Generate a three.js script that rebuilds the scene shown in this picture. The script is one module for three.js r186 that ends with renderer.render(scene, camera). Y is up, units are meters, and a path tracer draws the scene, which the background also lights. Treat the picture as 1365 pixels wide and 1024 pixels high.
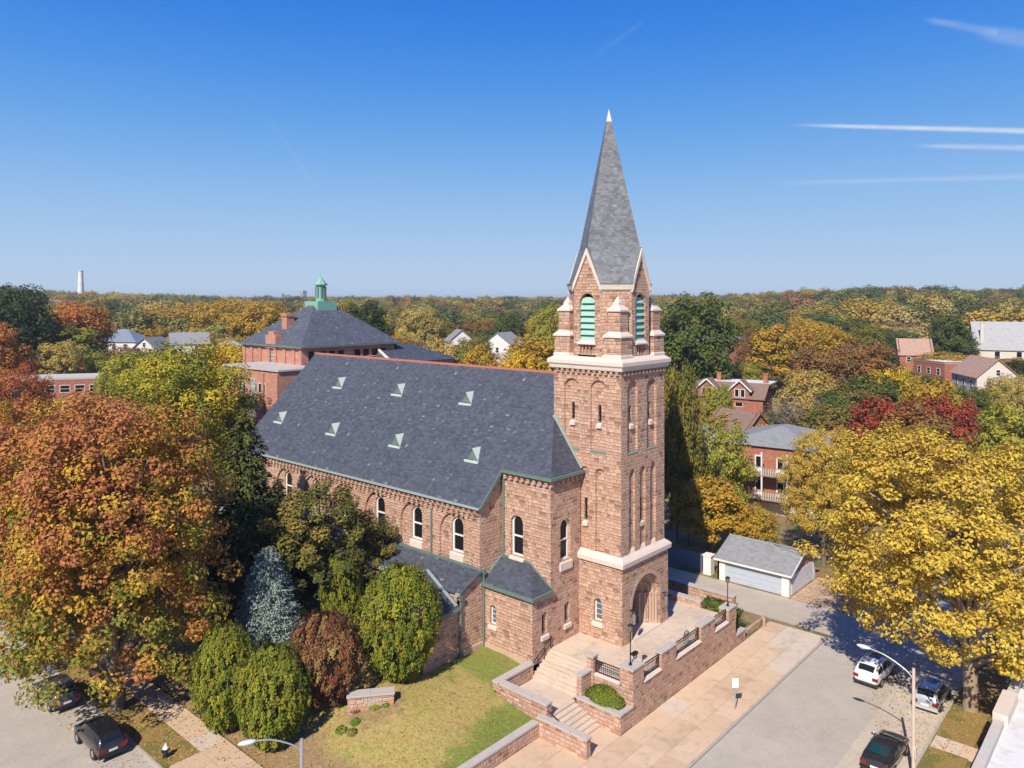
import * as THREE from 'three';
import { mergeGeometries } from 'three/addons/utils/BufferGeometryUtils.js';
import { RoundedBoxGeometry } from 'three/addons/geometries/RoundedBoxGeometry.js';
import { FontLoader } from 'three/addons/loaders/FontLoader.js';
import { TextGeometry } from 'three/addons/geometries/TextGeometry.js';

// ---------------------------------------------------------------- camera, sky, sun, exposure
// World: x runs along the street, -z runs up the nave away from the street (V = -z), y is up, metres.
const FOCAL = 1015, PCX = 682.5, HORIZON = 400, EYE_H = 30, YAW = Math.atan(898 / 1015);
const EYE_X = -50.594, EYE_V = -33.183;
const scene = new THREE.Scene();
const camera = new THREE.PerspectiveCamera(2 * Math.atan(512 / FOCAL) * 180 / Math.PI, 1365 / 1024, 1, 9000);
camera.position.set(EYE_X, EYE_H, -EYE_V);
camera.lookAt(EYE_X + Math.cos(YAW), EYE_H, -EYE_V - Math.sin(YAW));
camera.setViewOffset(1365, 1024, 0, 512 - HORIZON, 1365, 1024);

const renderer = new THREE.WebGLRenderer({ antialias: true });
renderer.toneMapping = THREE.LinearToneMapping;
renderer.toneMappingExposure = 1.25;
renderer.shadowMap.enabled = true;

const SUN_EL = 42 * Math.PI / 180;
const toSun = new THREE.Vector3(-0.945 * Math.cos(SUN_EL), Math.sin(SUN_EL), 0.326 * Math.cos(SUN_EL)).normalize();
const sun = new THREE.DirectionalLight(new THREE.Color(1.0, 0.90, 0.76), 5.0);
sun.name = 'sun';
sun.position.copy(toSun).multiplyScalar(300);
sun.castShadow = true;
sun.shadow.mapSize.set(4096, 4096);
Object.assign(sun.shadow.camera, { left: -200, right: 200, top: 200, bottom: -200, near: 1, far: 800 });
scene.add(sun, sun.target);

// ---------------------------------------------------------------- photo pixel -> direction (a distance always comes from what the thing touches)
const CA = Math.cos(YAW), SA = Math.sin(YAW);
function dirOf(px, py) { const r = (px - PCX) / FOCAL, t = (py - HORIZON) / FOCAL; return { x: CA + r * SA, v: SA - r * CA, t }; }
const atDepth = (px, py, d) => { const q = dirOf(px, py); return { X: EYE_X + q.x * d, V: EYE_V + q.v * d, h: EYE_H - q.t * d, d }; };
const onGround = (px, py, h = 0) => atDepth(px, py, (EYE_H - h) / dirOf(px, py).t);
const onX = (px, py, X) => atDepth(px, py, (X - EYE_X) / dirOf(px, py).x);
const onV = (px, py, V) => atDepth(px, py, (V - EYE_V) / dirOf(px, py).v);

// ---------------------------------------------------------------- random and noise
function rng(seed) { let s = seed | 0; return () => { s = (s + 0x6d2b79f5) | 0; let t = Math.imul(s ^ (s >>> 15), 1 | s); t = (t + Math.imul(t ^ (t >>> 7), 61 | t)) ^ t; return ((t ^ (t >>> 14)) >>> 0) / 4294967296; }; }
const hash2 = (x, y, s) => { let h = Math.imul(x, 374761393) ^ Math.imul(y, 668265263) ^ Math.imul(s, 1274126177); h = Math.imul(h ^ (h >>> 13), 1274126177); return ((h ^ (h >>> 16)) >>> 0) / 4294967296; };
function vnoise(x, y, period, s) {
  const xi = Math.floor(x), yi = Math.floor(y), fx = x - xi, fy = y - yi, u = fx * fx * (3 - 2 * fx), w = fy * fy * (3 - 2 * fy);
  const m = (k) => ((k % period) + period) % period;
  const a = hash2(m(xi), m(yi), s), b = hash2(m(xi + 1), m(yi), s), c = hash2(m(xi), m(yi + 1), s), d = hash2(m(xi + 1), m(yi + 1), s);
  return a + (b - a) * u + (c - a) * w + (a - b - c + d) * u * w;
}
function fbm(x, y, period, oct, s) { let v = 0, a = 0.5, n = 0; for (let i = 0; i < oct; i++) { v += a * vnoise(x, y, period, s + i * 17); n += a; a *= 0.5; x *= 2; y *= 2; period *= 2; } return v / n; }
const clamp01 = (x) => Math.min(1, Math.max(0, x)), lerp = (a, b, t) => a + (b - a) * t;
const smooth = (a, b, x) => { const t = clamp01((x - a) / (b - a)); return t * t * (3 - 2 * t); };

// ---------------------------------------------------------------- sky: clear autumn air, a few contrails and a wisp of cirrus
{
  const AIR = .8, W = 4096, Hh = 2048, data = new Float32Array(W * Hh * 4);
  const stops = [[-90, .30, .36, .42], [-2, .52, .645, .80], [0, .52, .65, .81], [1.5, .49, .635, .82], [4, .405, .585, .835], [7, .30, .52, .84], [10, .205, .44, .83], [13, .132, .365, .81], [16, .082, .30, .79], [19, .05, .245, .765], [22, .033, .205, .735], [27, .022, .165, .66], [35, .016, .13, .56], [60, .010, .09, .40], [90, .008, .075, .34]];
  const skyColor = (el) => { for (let i = 1; i < stops.length; i++) if (el <= stops[i][0]) { const a = stops[i - 1], b = stops[i], t = (el - a[0]) / (b[0] - a[0]); return [1, 2, 3].map((c) => lerp(a[c], b[c], t)); } return stops.at(-1).slice(1); };
  const dv = (px, py) => { const q = dirOf(px, py); return new THREE.Vector3(q.x, -q.t, -q.v).normalize(); };
  // contrail arcs: two directions, half-widths in degrees at start and end, strength, softness
  const arcs = [
    [[1040, 166], [1460, 177], .03, .20, .80, .04, 0], [[1205, 194], [1460, 199], .05, .22, .42, .06, 0], [[1010, 245], [1460, 233], .08, .16, .20, .1, 0], [[1225, 24], [1330, 44], .04, .22, .22, .16, 1], [[1290, 40], [1480, 70], .12, .6, .26, .3, 1],
    [[352, 150], [420, 248], .05, .09, .05, .12, 0], [[782, 82], [856, 30], .06, .14, .035, .16, 0],
  ].map(([a, b, w0, w1, s, soft, fuzzy]) => { const A = dv(...a), B = dv(...b), N = A.clone().cross(B).normalize(); return { A, N, T: N.clone().cross(A), len: A.angleTo(B), w0, w1, s, soft, fuzzy, elA: Math.min(A.y, B.y) - .03, elB: Math.max(A.y, B.y) + .03 }; });
  const D = new THREE.Vector3();
  for (let r = 0; r < Hh; r++) {
    const up = ((r + .5) / Hh - .5) * Math.PI, el = up * 180 / Math.PI, y = Math.sin(up), cy = Math.cos(up), c = skyColor(el);
    const near = arcs.filter((k) => y > k.elA && y < k.elB);
    for (let q = 0; q < W; q++) {
      const az = ((q + .5) / W - .5) * 2 * Math.PI, o = (r * W + q) * 4;
      D.set(Math.cos(az) * cy, y, Math.sin(az) * cy);
      const g = Math.max(0, D.dot(toSun)), glow = el > 0 ? .05 * g ** 6 + .12 * g ** 40 : 0;
      let k = [c[0] + glow, c[1] + glow, c[2] + glow * .9];
      for (const a of near) {
        const along = Math.atan2(D.dot(a.T), D.dot(a.A)) / a.len;
        if (along < 0 || along > 1) continue;
        const off = Math.abs(Math.asin(D.dot(a.N))) * 180 / Math.PI, w = lerp(a.w0, a.w1, Math.sqrt(along));
        let m = a.s * (1 - smooth(w * .3, w + a.soft, off)) * smooth(0, .25, along);
        if (a.fuzzy) m *= .35 + .9 * fbm(q / 60, r / 12, 4096, 3, 5) ** 1.3;
        else m *= .82 + .36 * vnoise(q / 9, r / 3, 4096, 8);
        k = [lerp(k[0], .72, m), lerp(k[1], .77, m), lerp(k[2], .88, m)];
      }
      data[o] = k[0] * AIR; data[o + 1] = k[1] * AIR; data[o + 2] = k[2] * AIR; data[o + 3] = 1;
    }
  }
  const sky = new THREE.DataTexture(data, W, Hh, THREE.RGBAFormat, THREE.FloatType);
  sky.mapping = THREE.EquirectangularReflectionMapping; sky.magFilter = THREE.LinearFilter; sky.needsUpdate = true;
  scene.background = sky; scene.environment = sky;
}

// ---------------------------------------------------------------- textures (colour of the stuff, grain, fine relief)
function texture(w, h, fn, srgb) {
  const d = new Uint8Array(w * h * 4);
  const enc = srgb ? (x) => Math.round(255 * clamp01(x <= .0031308 ? x * 12.92 : 1.055 * Math.pow(x, 1 / 2.4) - .055)) : (x) => Math.round(255 * clamp01(x));
  for (let y = 0; y < h; y++) for (let x = 0; x < w; x++) { const c = fn(x, y), o = (y * w + x) * 4; d[o] = enc(c[0]); d[o + 1] = enc(c[1]); d[o + 2] = enc(c[2]); d[o + 3] = 255; }
  const t = new THREE.DataTexture(d, w, h); t.wrapS = t.wrapT = THREE.RepeatWrapping; t.magFilter = THREE.LinearFilter; t.minFilter = THREE.LinearMipmapLinearFilter; t.generateMipmaps = true;
  if (srgb) t.colorSpace = THREE.SRGBColorSpace; t.needsUpdate = true; return t;
}
const sized = (t, m) => { const c = t.clone(); c.repeat.set(1 / m, 1 / m); c.needsUpdate = true; return c; };
// masonry: courses of uneven stones; returns a per-pixel list {stone id hash, edge distance in px}
function coursed(N, metres, hMin, hMax, wMin, wMax, seed) {
  const R = rng(seed), px = N / metres, rows = [];
  let y = 0; while (y < N - hMin * px * .6) { let h = Math.round(lerp(hMin, hMax, R()) * px); if (N - (y + h) < hMin * px) h = N - y; rows.push([y, h]); y += h; }
  const id = new Float32Array(N * N), edge = new Float32Array(N * N), kx = new Float32Array(N * N), ky = new Float32Array(N * N);
  rows.forEach(([y0, h], ri) => {
    const off = Math.floor(R() * N), cuts = []; let x = 0;
    while (x < N - wMin * px * .6) { let w = Math.round(lerp(wMin, wMax, R()) * px); if (N - (x + w) < wMin * px) w = N - x; cuts.push([x, w]); x += w; }
    cuts.forEach(([x0, w], ci) => {
      const tone = hash2(ri, ci, seed + 3);
      for (let yy = y0; yy < Math.min(N, y0 + h); yy++) for (let xx = 0; xx < w; xx++) {
        const X = (x0 + xx + off) % N, o = yy * N + X;
        id[o] = tone; edge[o] = Math.min(xx, w - 1 - xx, yy - y0, y0 + h - 1 - yy); kx[o] = xx / w; ky[o] = (yy - y0) / h;
      }
    });
  });
  return { id, edge, kx, ky };
}
function graniteMaps(seed, N = 1024) {
  const m = coursed(N, 6.6, .19, .36, .27, .68, seed);
  const color = texture(N, N, (x, y) => {
    const o = y * N + x, t = m.id[o], n = fbm(x / 10, y / 10, Math.ceil(N / 10), 3, seed), big = fbm(x / 170, y / 170, Math.ceil(N / 170), 3, seed + 9);
    let c;
    if (t < .46) c = [.50, .295, .205]; else if (t < .70) c = [.54, .35, .26]; else if (t < .86) c = [.42, .235, .16]; else if (t < .94) c = [.29, .165, .115]; else c = [.45, .32, .25];
    const k = (.80 + .4 * n) * (.9 + .2 * big) * (.92 + .16 * ((t * 37) % 1)), e = m.edge[o];
    const j = e < 2 ? .92 : e < 3 ? .4 : 0, mort = [.62, .47, .365];
    return [0, 1, 2].map((i) => lerp(c[i] * k, mort[i] * (.85 + .3 * n), j));
  }, true);
  const bump = texture(N, N, (x, y) => { const o = y * N + x, e = m.edge[o], n = fbm(x / 14, y / 14, Math.ceil(N / 14), 4, seed + 4); const v = smooth(0, 7, e) * (.5 + .5 * n) + .12 * m.id[o]; return [v, v, v]; });
  return { color: sized(color, 6.6), bump: sized(bump, 6.6) };
}
function slateMaps(seed, base, N = 1024, metres = 9) {
  const m = coursed(N, metres, .19, .21, .22, .42, seed);
  const color = texture(N, N, (x, y) => {
    const o = y * N + x, t = m.id[o], n = fbm(x / 16, y / 5, 256, 3, seed), big = fbm(x / 120, y / 120, 9, 3, seed + 2);
    let k = (.72 + .5 * t) * (.76 + .48 * n) * (.78 + .44 * big), pale = t > .9965 ? .45 : t > .985 ? .16 : 0;
    if (m.edge[o] < 1) k *= .86;
    const c = base.map((v) => v * k);
    return [lerp(c[0], .30, pale), lerp(c[1], .31, pale), lerp(c[2], .33, pale)];
  }, true);
  const bump = texture(N, N, (x, y) => { const o = y * N + x, v = .25 + .5 * (1 - m.ky[o]) * .8 + .2 * m.id[o]; return [v, v, v]; });
  return { color: sized(color, metres), bump: sized(bump, metres) };
}
const noiseTex = (N, fn, metres, srgb = true) => sized(texture(N, N, fn, srgb), metres);
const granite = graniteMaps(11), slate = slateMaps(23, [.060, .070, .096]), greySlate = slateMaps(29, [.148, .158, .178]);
const brickMap = (() => { const N = 512, m = coursed(N, 3, .074, .076, .2, .22, 5); return noiseTex(N, (x, y) => { const o = y * N + x, t = m.id[o], n = fbm(x / 20, y / 20, 26, 3, 3), b = fbm(x / 120, y / 120, 5, 2, 8), j = m.edge[o] < 1 ? .35 : 0, k = (.72 + .5 * t) * (.85 + .3 * n) * (.85 + .3 * b); return [lerp(.36 * k, .4, j), lerp(.125 * k, .33, j), lerp(.075 * k, .27, j)]; }, 3); })();
const asphaltMap = noiseTex(1024, (x, y) => {
  const f = fbm(x / 3, y / 3, 342, 2, 1), m = fbm(x / 40, y / 40, 26, 4, 2), b = fbm(x / 200, y / 200, 6, 3, 3), cr = Math.abs(fbm(x / 130, y / 130, 8, 4, 7) - .5);
  const k = (.84 + .32 * f) * (.93 + .14 * m) * (.91 + .18 * b) * (cr < .003 ? .8 : 1); return [.425 * k, .385 * k, .335 * k];
}, 18);
const concreteMap = noiseTex(1024, (x, y) => {
  const f = fbm(x / 4, y / 4, 256, 2, 11), m = fbm(x / 50, y / 50, 21, 4, 12), b = fbm(x / 220, y / 220, 5, 3, 13), st = smooth(.62, .75, fbm(x / 90, y / 90, 12, 3, 15));
  const k = (.88 + .24 * f) * (.86 + .28 * m) * (.9 + .2 * b) * (1 - .14 * st); return [k, k, k];
}, 9);
const stoneTrimMap = noiseTex(512, (x, y) => { const f = fbm(x / 5, y / 5, 103, 2, 31), m = fbm(x / 45, y / 45, 12, 4, 32), k = (.88 + .24 * f) * (.82 + .36 * m); return [k, k * (.99 + .02 * f), k]; }, 4);
const grainBump = noiseTex(512, (x, y) => { const v = fbm(x / 4, y / 4, 128, 4, 41); return [v, v, v]; }, 1.5, false);
const soilMap = noiseTex(1024, (x, y) => {
  const f = fbm(x / 3, y / 3, 342, 3, 51), m = fbm(x / 30, y / 30, 35, 4, 52), g = smooth(.45, .6, fbm(x / 120, y / 120, 9, 4, 53)), k = (.6 + .8 * f) * (.75 + .5 * m);
  return [lerp(.27, .15, g) * k, lerp(.19, .15, g) * k, lerp(.095, .045, g) * k];
}, 22);
const barkMap = noiseTex(256, (x, y) => { const v = fbm(x / 4, y / 24, 64, 4, 61), k = .5 + v; return [.17 * k, .135 * k, .10 * k]; }, 1.2);
const shingleMap = (() => { const N = 512, m = coursed(N, 5, .15, .17, .3, .4, 71); return noiseTex(N, (x, y) => { const o = y * N + x, k = (.78 + .4 * m.id[o]) * (.85 + .3 * fbm(x / 8, y / 8, 64, 3, 73)) * (m.edge[o] < 1 ? .82 : 1); return [k, k, k]; }, 5); })();

const rgb = (r, g, b) => new THREE.Color().setRGB(r, g, b);
const std = (o) => new THREE.MeshStandardMaterial({ roughness: .85, ...o });
const M = {
  granite: std({ map: granite.color, bumpMap: granite.bump, bumpScale: .08, roughness: .9 }),
  slate: std({ map: slate.color, bumpMap: slate.bump, bumpScale: .02, roughness: .72 }),
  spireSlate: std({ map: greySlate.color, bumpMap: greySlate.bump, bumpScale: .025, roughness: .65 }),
  trim: std({ map: stoneTrimMap, color: rgb(.66, .57, .50), bumpMap: grainBump, bumpScale: .01 }),
  coping: std({ map: stoneTrimMap, color: rgb(.47, .43, .40), bumpMap: grainBump, bumpScale: .008 }),
  sandTrim: std({ map: stoneTrimMap, color: rgb(.50, .36, .275) }),
  copper: std({ map: stoneTrimMap, color: rgb(.125, .185, .162), roughness: .7 }),
  copperPale: std({ map: stoneTrimMap, color: rgb(.30, .37, .345), roughness: .7 }),
  louvre: std({ map: stoneTrimMap, color: rgb(.29, .52, .43), roughness: .75 }),
  ridgeTile: std({ map: stoneTrimMap, color: rgb(.42, .16, .10) }),
  whitePaint: std({ map: stoneTrimMap, color: rgb(.78, .75, .70), roughness: .6 }),
  glassDark: new THREE.MeshPhysicalMaterial({ color: rgb(.012, .013, .015), roughness: .15, specularIntensity: .35 }),
  glassLead: new THREE.MeshPhysicalMaterial({ color: rgb(.10, .13, .17), roughness: .25, specularIntensity: .7 }),
  woodDoor: std({ map: stoneTrimMap, color: rgb(.11, .07, .045), roughness: .6 }),
  iron: std({ color: rgb(.02, .018, .016), roughness: .5, metalness: .3 }),
  brick: std({ map: brickMap }),
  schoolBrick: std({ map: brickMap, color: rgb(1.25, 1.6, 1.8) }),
  ventCopper: std({ map: stoneTrimMap, color: rgb(.52, .60, .56), roughness: .6 }),
  brickTan: std({ map: brickMap, color: rgb(1.3, 1.55, 1.6) }),
  brickTrim: std({ map: stoneTrimMap, color: rgb(.55, .20, .11) }),
  asphalt: std({ map: asphaltMap, bumpMap: grainBump, bumpScale: .006, roughness: .92 }),
  asphaltPale: std({ map: asphaltMap, color: rgb(1.16, 1.13, 1.08), roughness: .92 }),
  alley: std({ map: asphaltMap, color: rgb(1.02, .98, .92), roughness: .92 }),
  kerb: std({ map: concreteMap, color: rgb(.42, .38, .33) }),
  soil: std({ map: soilMap, bumpMap: grainBump, bumpScale: .03 }),
  bark: std({ map: barkMap, color: rgb(1, 1, 1), bumpMap: barkMap, bumpScale: .03 }),
  barkPale: std({ map: barkMap, color: rgb(1.9, 1.85, 1.75), bumpMap: barkMap, bumpScale: .03 }),
  roofWhite: std({ map: concreteMap, color: rgb(.70, .70, .70), roughness: .7 }),
  shingleGrey: std({ map: shingleMap, color: rgb(.26, .27, .28) }),
  shingleBlue: std({ map: shingleMap, color: rgb(.19, .24, .31) }),
  shingleBrown: std({ map: shingleMap, color: rgb(.23, .15, .12) }),
  shinglePink: std({ map: shingleMap, color: rgb(.42, .27, .21) }),
  sidingWhite: std({ map: stoneTrimMap, color: rgb(.68, .67, .66), roughness: .7 }),
  stucco: std({ map: stoneTrimMap, color: rgb(.62, .56, .48) }),
  galv: std({ color: rgb(.52, .53, .54), roughness: .45, metalness: .6 }),
  poleTan: std({ map: stoneTrimMap, color: rgb(.62, .50, .40), roughness: .7 }),
};
const slabs = [[.60, .445, .31], [.57, .42, .29], [.62, .465, .33], [.55, .40, .275]].map((c) => std({ map: concreteMap, color: rgb(...c) }));
const slabPale = std({ map: concreteMap, color: rgb(.58, .49, .40) });
const terraceSlab = [[.60, .495, .395], [.58, .475, .375], [.615, .51, .41]].map((c) => std({ map: concreteMap, color: rgb(...c) }));

// ---------------------------------------------------------------- object helpers
const taken = new Map();
const numbered = (n) => { const k = taken.get(n) ?? 0; taken.set(n, k + 1); return k ? n + '_' + String(k).padStart(3, '0') : n; };
function tag(o, label, category, group, kind) { o.userData.label = label; if (category) o.userData.category = category; if (group) o.userData.group = group; if (kind) o.userData.kind = kind; return o; }
function thing(name, label, category, X = 0, h = 0, V = 0, turn = 0, group) { const g = new THREE.Group(); g.name = numbered(name); g.position.set(X, h, -V); g.rotation.y = turn; scene.add(g); return tag(g, label, category, group); }
function part(name, geo, mat, parent) { const m = new THREE.Mesh(geo, mat); m.name = name; m.castShadow = m.receiveShadow = true; parent.add(m); return m; }
function structure(name, geo, mat, label) { const m = part(numbered(name), geo, mat, scene); m.userData.kind = 'structure'; if (label) m.userData.label = label; return m; }
function stuffPart(name, geo, mat, parent) { const m = part(name, geo, mat, parent); m.userData.kind = 'stuff'; return m; }

// Builder: flat-shaded triangles in (X, h, V); uv in metres along each face.
class B {
  constructor() { this.p = []; this.n = []; this.u = []; }
  tri(a, b, c) {
    const A = new THREE.Vector3(...a), Bv = new THREE.Vector3(...b), C = new THREE.Vector3(...c), n = Bv.clone().sub(A).cross(C.clone().sub(A));
    if (n.lengthSq() < 1e-14) return; n.normalize();
    let t = new THREE.Vector3(0, 1, 0).cross(n); if (t.lengthSq() < .06) t.set(1, 0, 0); t.normalize();
    if (Math.abs(t.x) > Math.abs(t.z) ? t.x < 0 : t.z < 0) t.negate();
    const b2 = n.clone().cross(t); if (b2.y < -1e-6) b2.negate();
    for (const q of [A, Bv, C]) { this.p.push(q.x, q.y, q.z); this.n.push(n.x, n.y, n.z); this.u.push(q.dot(t), q.dot(b2)); }
  }
  poly(pts) { const q = pts.map(([X, h, V]) => [X, h, -V]); for (let i = 1; i < q.length - 1; i++) this.tri(q[0], q[i], q[i + 1]); return this; }
  box(X0, X1, h0, h1, V0, V1) {
    const c = (X, h, V) => [X, h, V];
    this.poly([c(X0, h0, V0), c(X1, h0, V0), c(X1, h1, V0), c(X0, h1, V0)]); this.poly([c(X1, h0, V1), c(X0, h0, V1), c(X0, h1, V1), c(X1, h1, V1)]);
    this.poly([c(X0, h0, V1), c(X0, h0, V0), c(X0, h1, V0), c(X0, h1, V1)]); this.poly([c(X1, h0, V0), c(X1, h0, V1), c(X1, h1, V1), c(X1, h1, V0)]);
    this.poly([c(X0, h1, V0), c(X1, h1, V0), c(X1, h1, V1), c(X0, h1, V1)]); this.poly([c(X0, h0, V1), c(X1, h0, V1), c(X1, h0, V0), c(X0, h0, V0)]); return this;
  }
  // sloped-top box: heights at the four corners (X0V0, X1V0, X1V1, X0V1)
  wedge(X0, X1, V0, V1, h0, hs) {
    const a = [[X0, V0], [X1, V0], [X1, V1], [X0, V1]];
    for (let i = 0; i < 4; i++) { const j = (i + 1) % 4; this.poly([[a[i][0], h0, a[i][1]], [a[j][0], h0, a[j][1]], [a[j][0], hs[j], a[j][1]], [a[i][0], hs[i], a[i][1]]]); }
    this.poly(a.map((q, i) => [q[0], hs[i], q[1]])); return this;
  }
  // a profile [[offset outward, height] ...] swept round a rectangle
  ring(X0, X1, V0, V1, prof) {
    for (let i = 0; i < prof.length - 1; i++) {
      const [o, h] = prof[i], [q, k] = prof[i + 1], a = [[X0 - o, V0 - o], [X1 + o, V0 - o], [X1 + o, V1 + o], [X0 - o, V1 + o]], b = [[X0 - q, V0 - q], [X1 + q, V0 - q], [X1 + q, V1 + q], [X0 - q, V1 + q]];
      for (let s = 0; s < 4; s++) { const t = (s + 1) % 4; this.poly([[a[s][0], h, a[s][1]], [a[t][0], h, a[t][1]], [b[t][0], k, b[t][1]], [b[s][0], k, b[s][1]]]); }
    } return this;
  }
  // slab: a polygon (X,h,V) with thickness straight down
  slab(pts, th) {
    this.poly(pts); const lo = pts.map(([X, h, V]) => [X, h - th, V]); this.poly([lo[0], ...lo.slice(1).reverse()]);
    for (let i = 0; i < pts.length; i++) { const j = (i + 1) % pts.length; this.poly([lo[i], lo[j], pts[j], pts[i]]); } return this;
  }
  // vertical cylinder or cone
  cyl(X, V, h0, h1, r0, r1, seg = 8) {
    for (let i = 0; i < seg; i++) { const a = i / seg * 2 * Math.PI, b = (i + 1) / seg * 2 * Math.PI, P = (t, r, h) => [X + Math.cos(t) * r, h, V + Math.sin(t) * r];
      this.poly([P(b, r0, h0), P(a, r0, h0), P(a, r1, h1), P(b, r1, h1)]); if (r1 > .001) this.poly([[X, h1, V], P(b, r1, h1), P(a, r1, h1)]); } return this;
  }
  bar(a, b, w, d = w) { // beam between two points (X,h,V), w across, d vertical-ish
    const A = new THREE.Vector3(a[0], a[1], -a[2]), C = new THREE.Vector3(b[0], b[1], -b[2]), t = C.clone().sub(A).normalize(), s = Math.abs(t.y) > .95 ? new THREE.Vector3(1, 0, 0) : new THREE.Vector3(0, 1, 0).cross(t).normalize(), u = t.clone().cross(s);
    const q = (P, i, j) => { const v = P.clone().addScaledVector(s, i * w / 2).addScaledVector(u, j * d / 2); return [v.x, v.y, -v.z]; };
    const k = [[-1, -1], [1, -1], [1, 1], [-1, 1]];
    for (let i = 0; i < 4; i++) { const j = (i + 1) % 4; this.poly([q(A, ...k[i]), q(A, ...k[j]), q(C, ...k[j]), q(C, ...k[i])]); }
    this.poly(k.map((e) => q(A, ...e)).reverse()); this.poly(k.map((e) => q(C, ...e))); return this;
  }
  // flat wall with openings: plane 'X' (facing -X, s = V) or 'V' (facing -V, s = X) or any {o:[X,V], s:[dX,dV], n:[nX,nV]}; outer face at the plane, thickness inward
  wall(plane, at, outline, holes, th) {
    const F = typeof plane === 'object' ? plane : plane === 'X' ? { o: [at, 0], s: [0, 1], n: [-1, 0] } : plane === '-X' ? { o: [at, 0], s: [0, 1], n: [1, 0] } : plane === 'V' ? { o: [0, at], s: [1, 0], n: [0, -1] } : { o: [0, at], s: [1, 0], n: [0, 1] };
    const sh = new THREE.Shape(outline.map(([s, h]) => new THREE.Vector2(s, h))); sh.holes = holes;
    const g = new THREE.ExtrudeGeometry(sh, { depth: th, bevelEnabled: false, curveSegments: 10 }), p = g.attributes.position;
    const m = (i) => { const s = p.getX(i), h = p.getY(i), d = th - p.getZ(i); return [F.o[0] + F.s[0] * s - F.n[0] * d, h, -(F.o[1] + F.s[1] * s - F.n[1] * d)]; };
    for (let i = 0; i < p.count; i += 3) this.tri(m(i), m(i + 1), m(i + 2));
    return this;
  }
  geo() { const g = new THREE.BufferGeometry(); g.setAttribute('position', new THREE.Float32BufferAttribute(this.p, 3)); g.setAttribute('normal', new THREE.Float32BufferAttribute(this.n, 3)); g.setAttribute('uv', new THREE.Float32BufferAttribute(this.u, 2)); return g; }
  to(name, mat, parent) { return part(name, this.geo(), mat, parent); }
}
const arch = (s0, s1, h0, top) => { const r = (s1 - s0) / 2, sp = top - r, c = (s0 + s1) / 2, p = new THREE.Path(); p.moveTo(s0, h0); p.lineTo(s1, h0); p.lineTo(s1, sp); p.absarc(c, sp, r, 0, Math.PI, false); p.lineTo(s0, h0); return p; };
const archRing = (c, ro, ri, h0, sp, n = 16) => { const o = [[c + ri, h0], [c + ro, h0]]; for (let i = 0; i <= n; i++) o.push([c + ro * Math.cos(i / n * Math.PI), sp + ro * Math.sin(i / n * Math.PI)]); o.push([c - ro, h0], [c - ri, h0]); for (let i = n; i >= 0; i--) o.push([c + ri * Math.cos(i / n * Math.PI), sp + ri * Math.sin(i / n * Math.PI)]); return o.filter((p, i, a) => { const q = a[(i + 1) % a.length]; return Math.hypot(p[0] - q[0], p[1] - q[1]) > 1e-4; }); };
const rect = (s0, s1, h0, h1) => { const p = new THREE.Path(); p.moveTo(s0, h0); p.lineTo(s1, h0); p.lineTo(s1, h1); p.lineTo(s0, h1); p.lineTo(s0, h0); return p; };
const box4 = (s0, s1, h0, h1) => [[s0, h0], [s1, h0], [s1, h1], [s0, h1]];
const archOutline = (s0, s1, h0, top, n = 12) => { const r = (s1 - s0) / 2, sp = top - r, c = (s0 + s1) / 2, o = [[s0, h0], [s1, h0]]; for (let i = 0; i <= n; i++) o.push([c + r * Math.cos(i / n * Math.PI), sp + r * Math.sin(i / n * Math.PI)]); return o; };

// ================================================================ GROUND
const eyeDist = (X, V) => Math.hypot(X - EYE_X, V - EYE_V);
const eyeAngle = (X, V) => { const dx = X - EYE_X, dv = V - EYE_V; return Math.atan2(dx * SA - dv * CA, dx * CA + dv * SA); };
function terrain(X, V) {
  const R = eyeDist(X, V), a = eyeAngle(X, V);
  if (R < 125) return 0;
  return 6.5 * smooth(125, 275, R) + 8 * smooth(260, 1000, R) + 9 * smooth(.12, .5, a) * smooth(190, 620, R) + 6 * smooth(.3, .6, -a) * smooth(190, 500, R) + (fbm(X / 140 + 40, V / 140 + 40, 4096, 3, 91) - .5) * 10 * smooth(220, 600, R);
}
{
  const rings = [0, 60, 100, 125]; for (let r = 134; r < 7500; r *= 1.09) rings.push(r);
  const seg = 128, pos = [], uv = [], idx = [];
  rings.forEach((r, i) => { for (let s = 0; s <= seg; s++) { const t = s / seg * 2 * Math.PI, X = EYE_X + r * Math.cos(t), V = EYE_V + r * Math.sin(t); pos.push(X, terrain(X, V), -V); uv.push(X, V); if (i && s < seg) { const a = (i - 1) * (seg + 1) + s, b = i * (seg + 1) + s; idx.push(a, b, a + 1, b, b + 1, a + 1); } } });
  const g = new THREE.BufferGeometry(); g.setAttribute('position', new THREE.Float32BufferAttribute(pos, 3)); g.setAttribute('uv', new THREE.Float32BufferAttribute(uv, 2)); g.setIndex(idx); g.computeVertexNormals();
  structure('ground', g, M.soil);
}
const STREET = .008;
structure('street', new B().box(-160, 72, -.3, STREET, -20.1, -9.45).geo(), M.asphalt);
structure('parking_lane', new B().box(-22, 72, -.3, STREET + .006, -20.08, -16.35).geo(), M.asphaltPale);
structure('side_street', new B().box(-41, -29.15, -.3, STREET - .003, -9.45, 84).geo(), M.asphalt);
structure('alley', new B().box(19.3, 25.15, -.3, STREET + .003, -9.45, 68).geo(), M.alley);
for (const [n, x0, x1, v0, v1] of [['kerb', -29, 18.4, -9.44, -9.26], ['kerb', 30, 72, -9.44, -9.26], ['kerb', -29.14, -28.96, -9.2, 84], ['kerb', -22, 72, -20.28, -20.1], ['kerb', -41.2, -41, -9.4, 84]]) structure(n, new B().box(x0, x1, -.2, .135, v0, v1).geo(), M.kerb);

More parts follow.
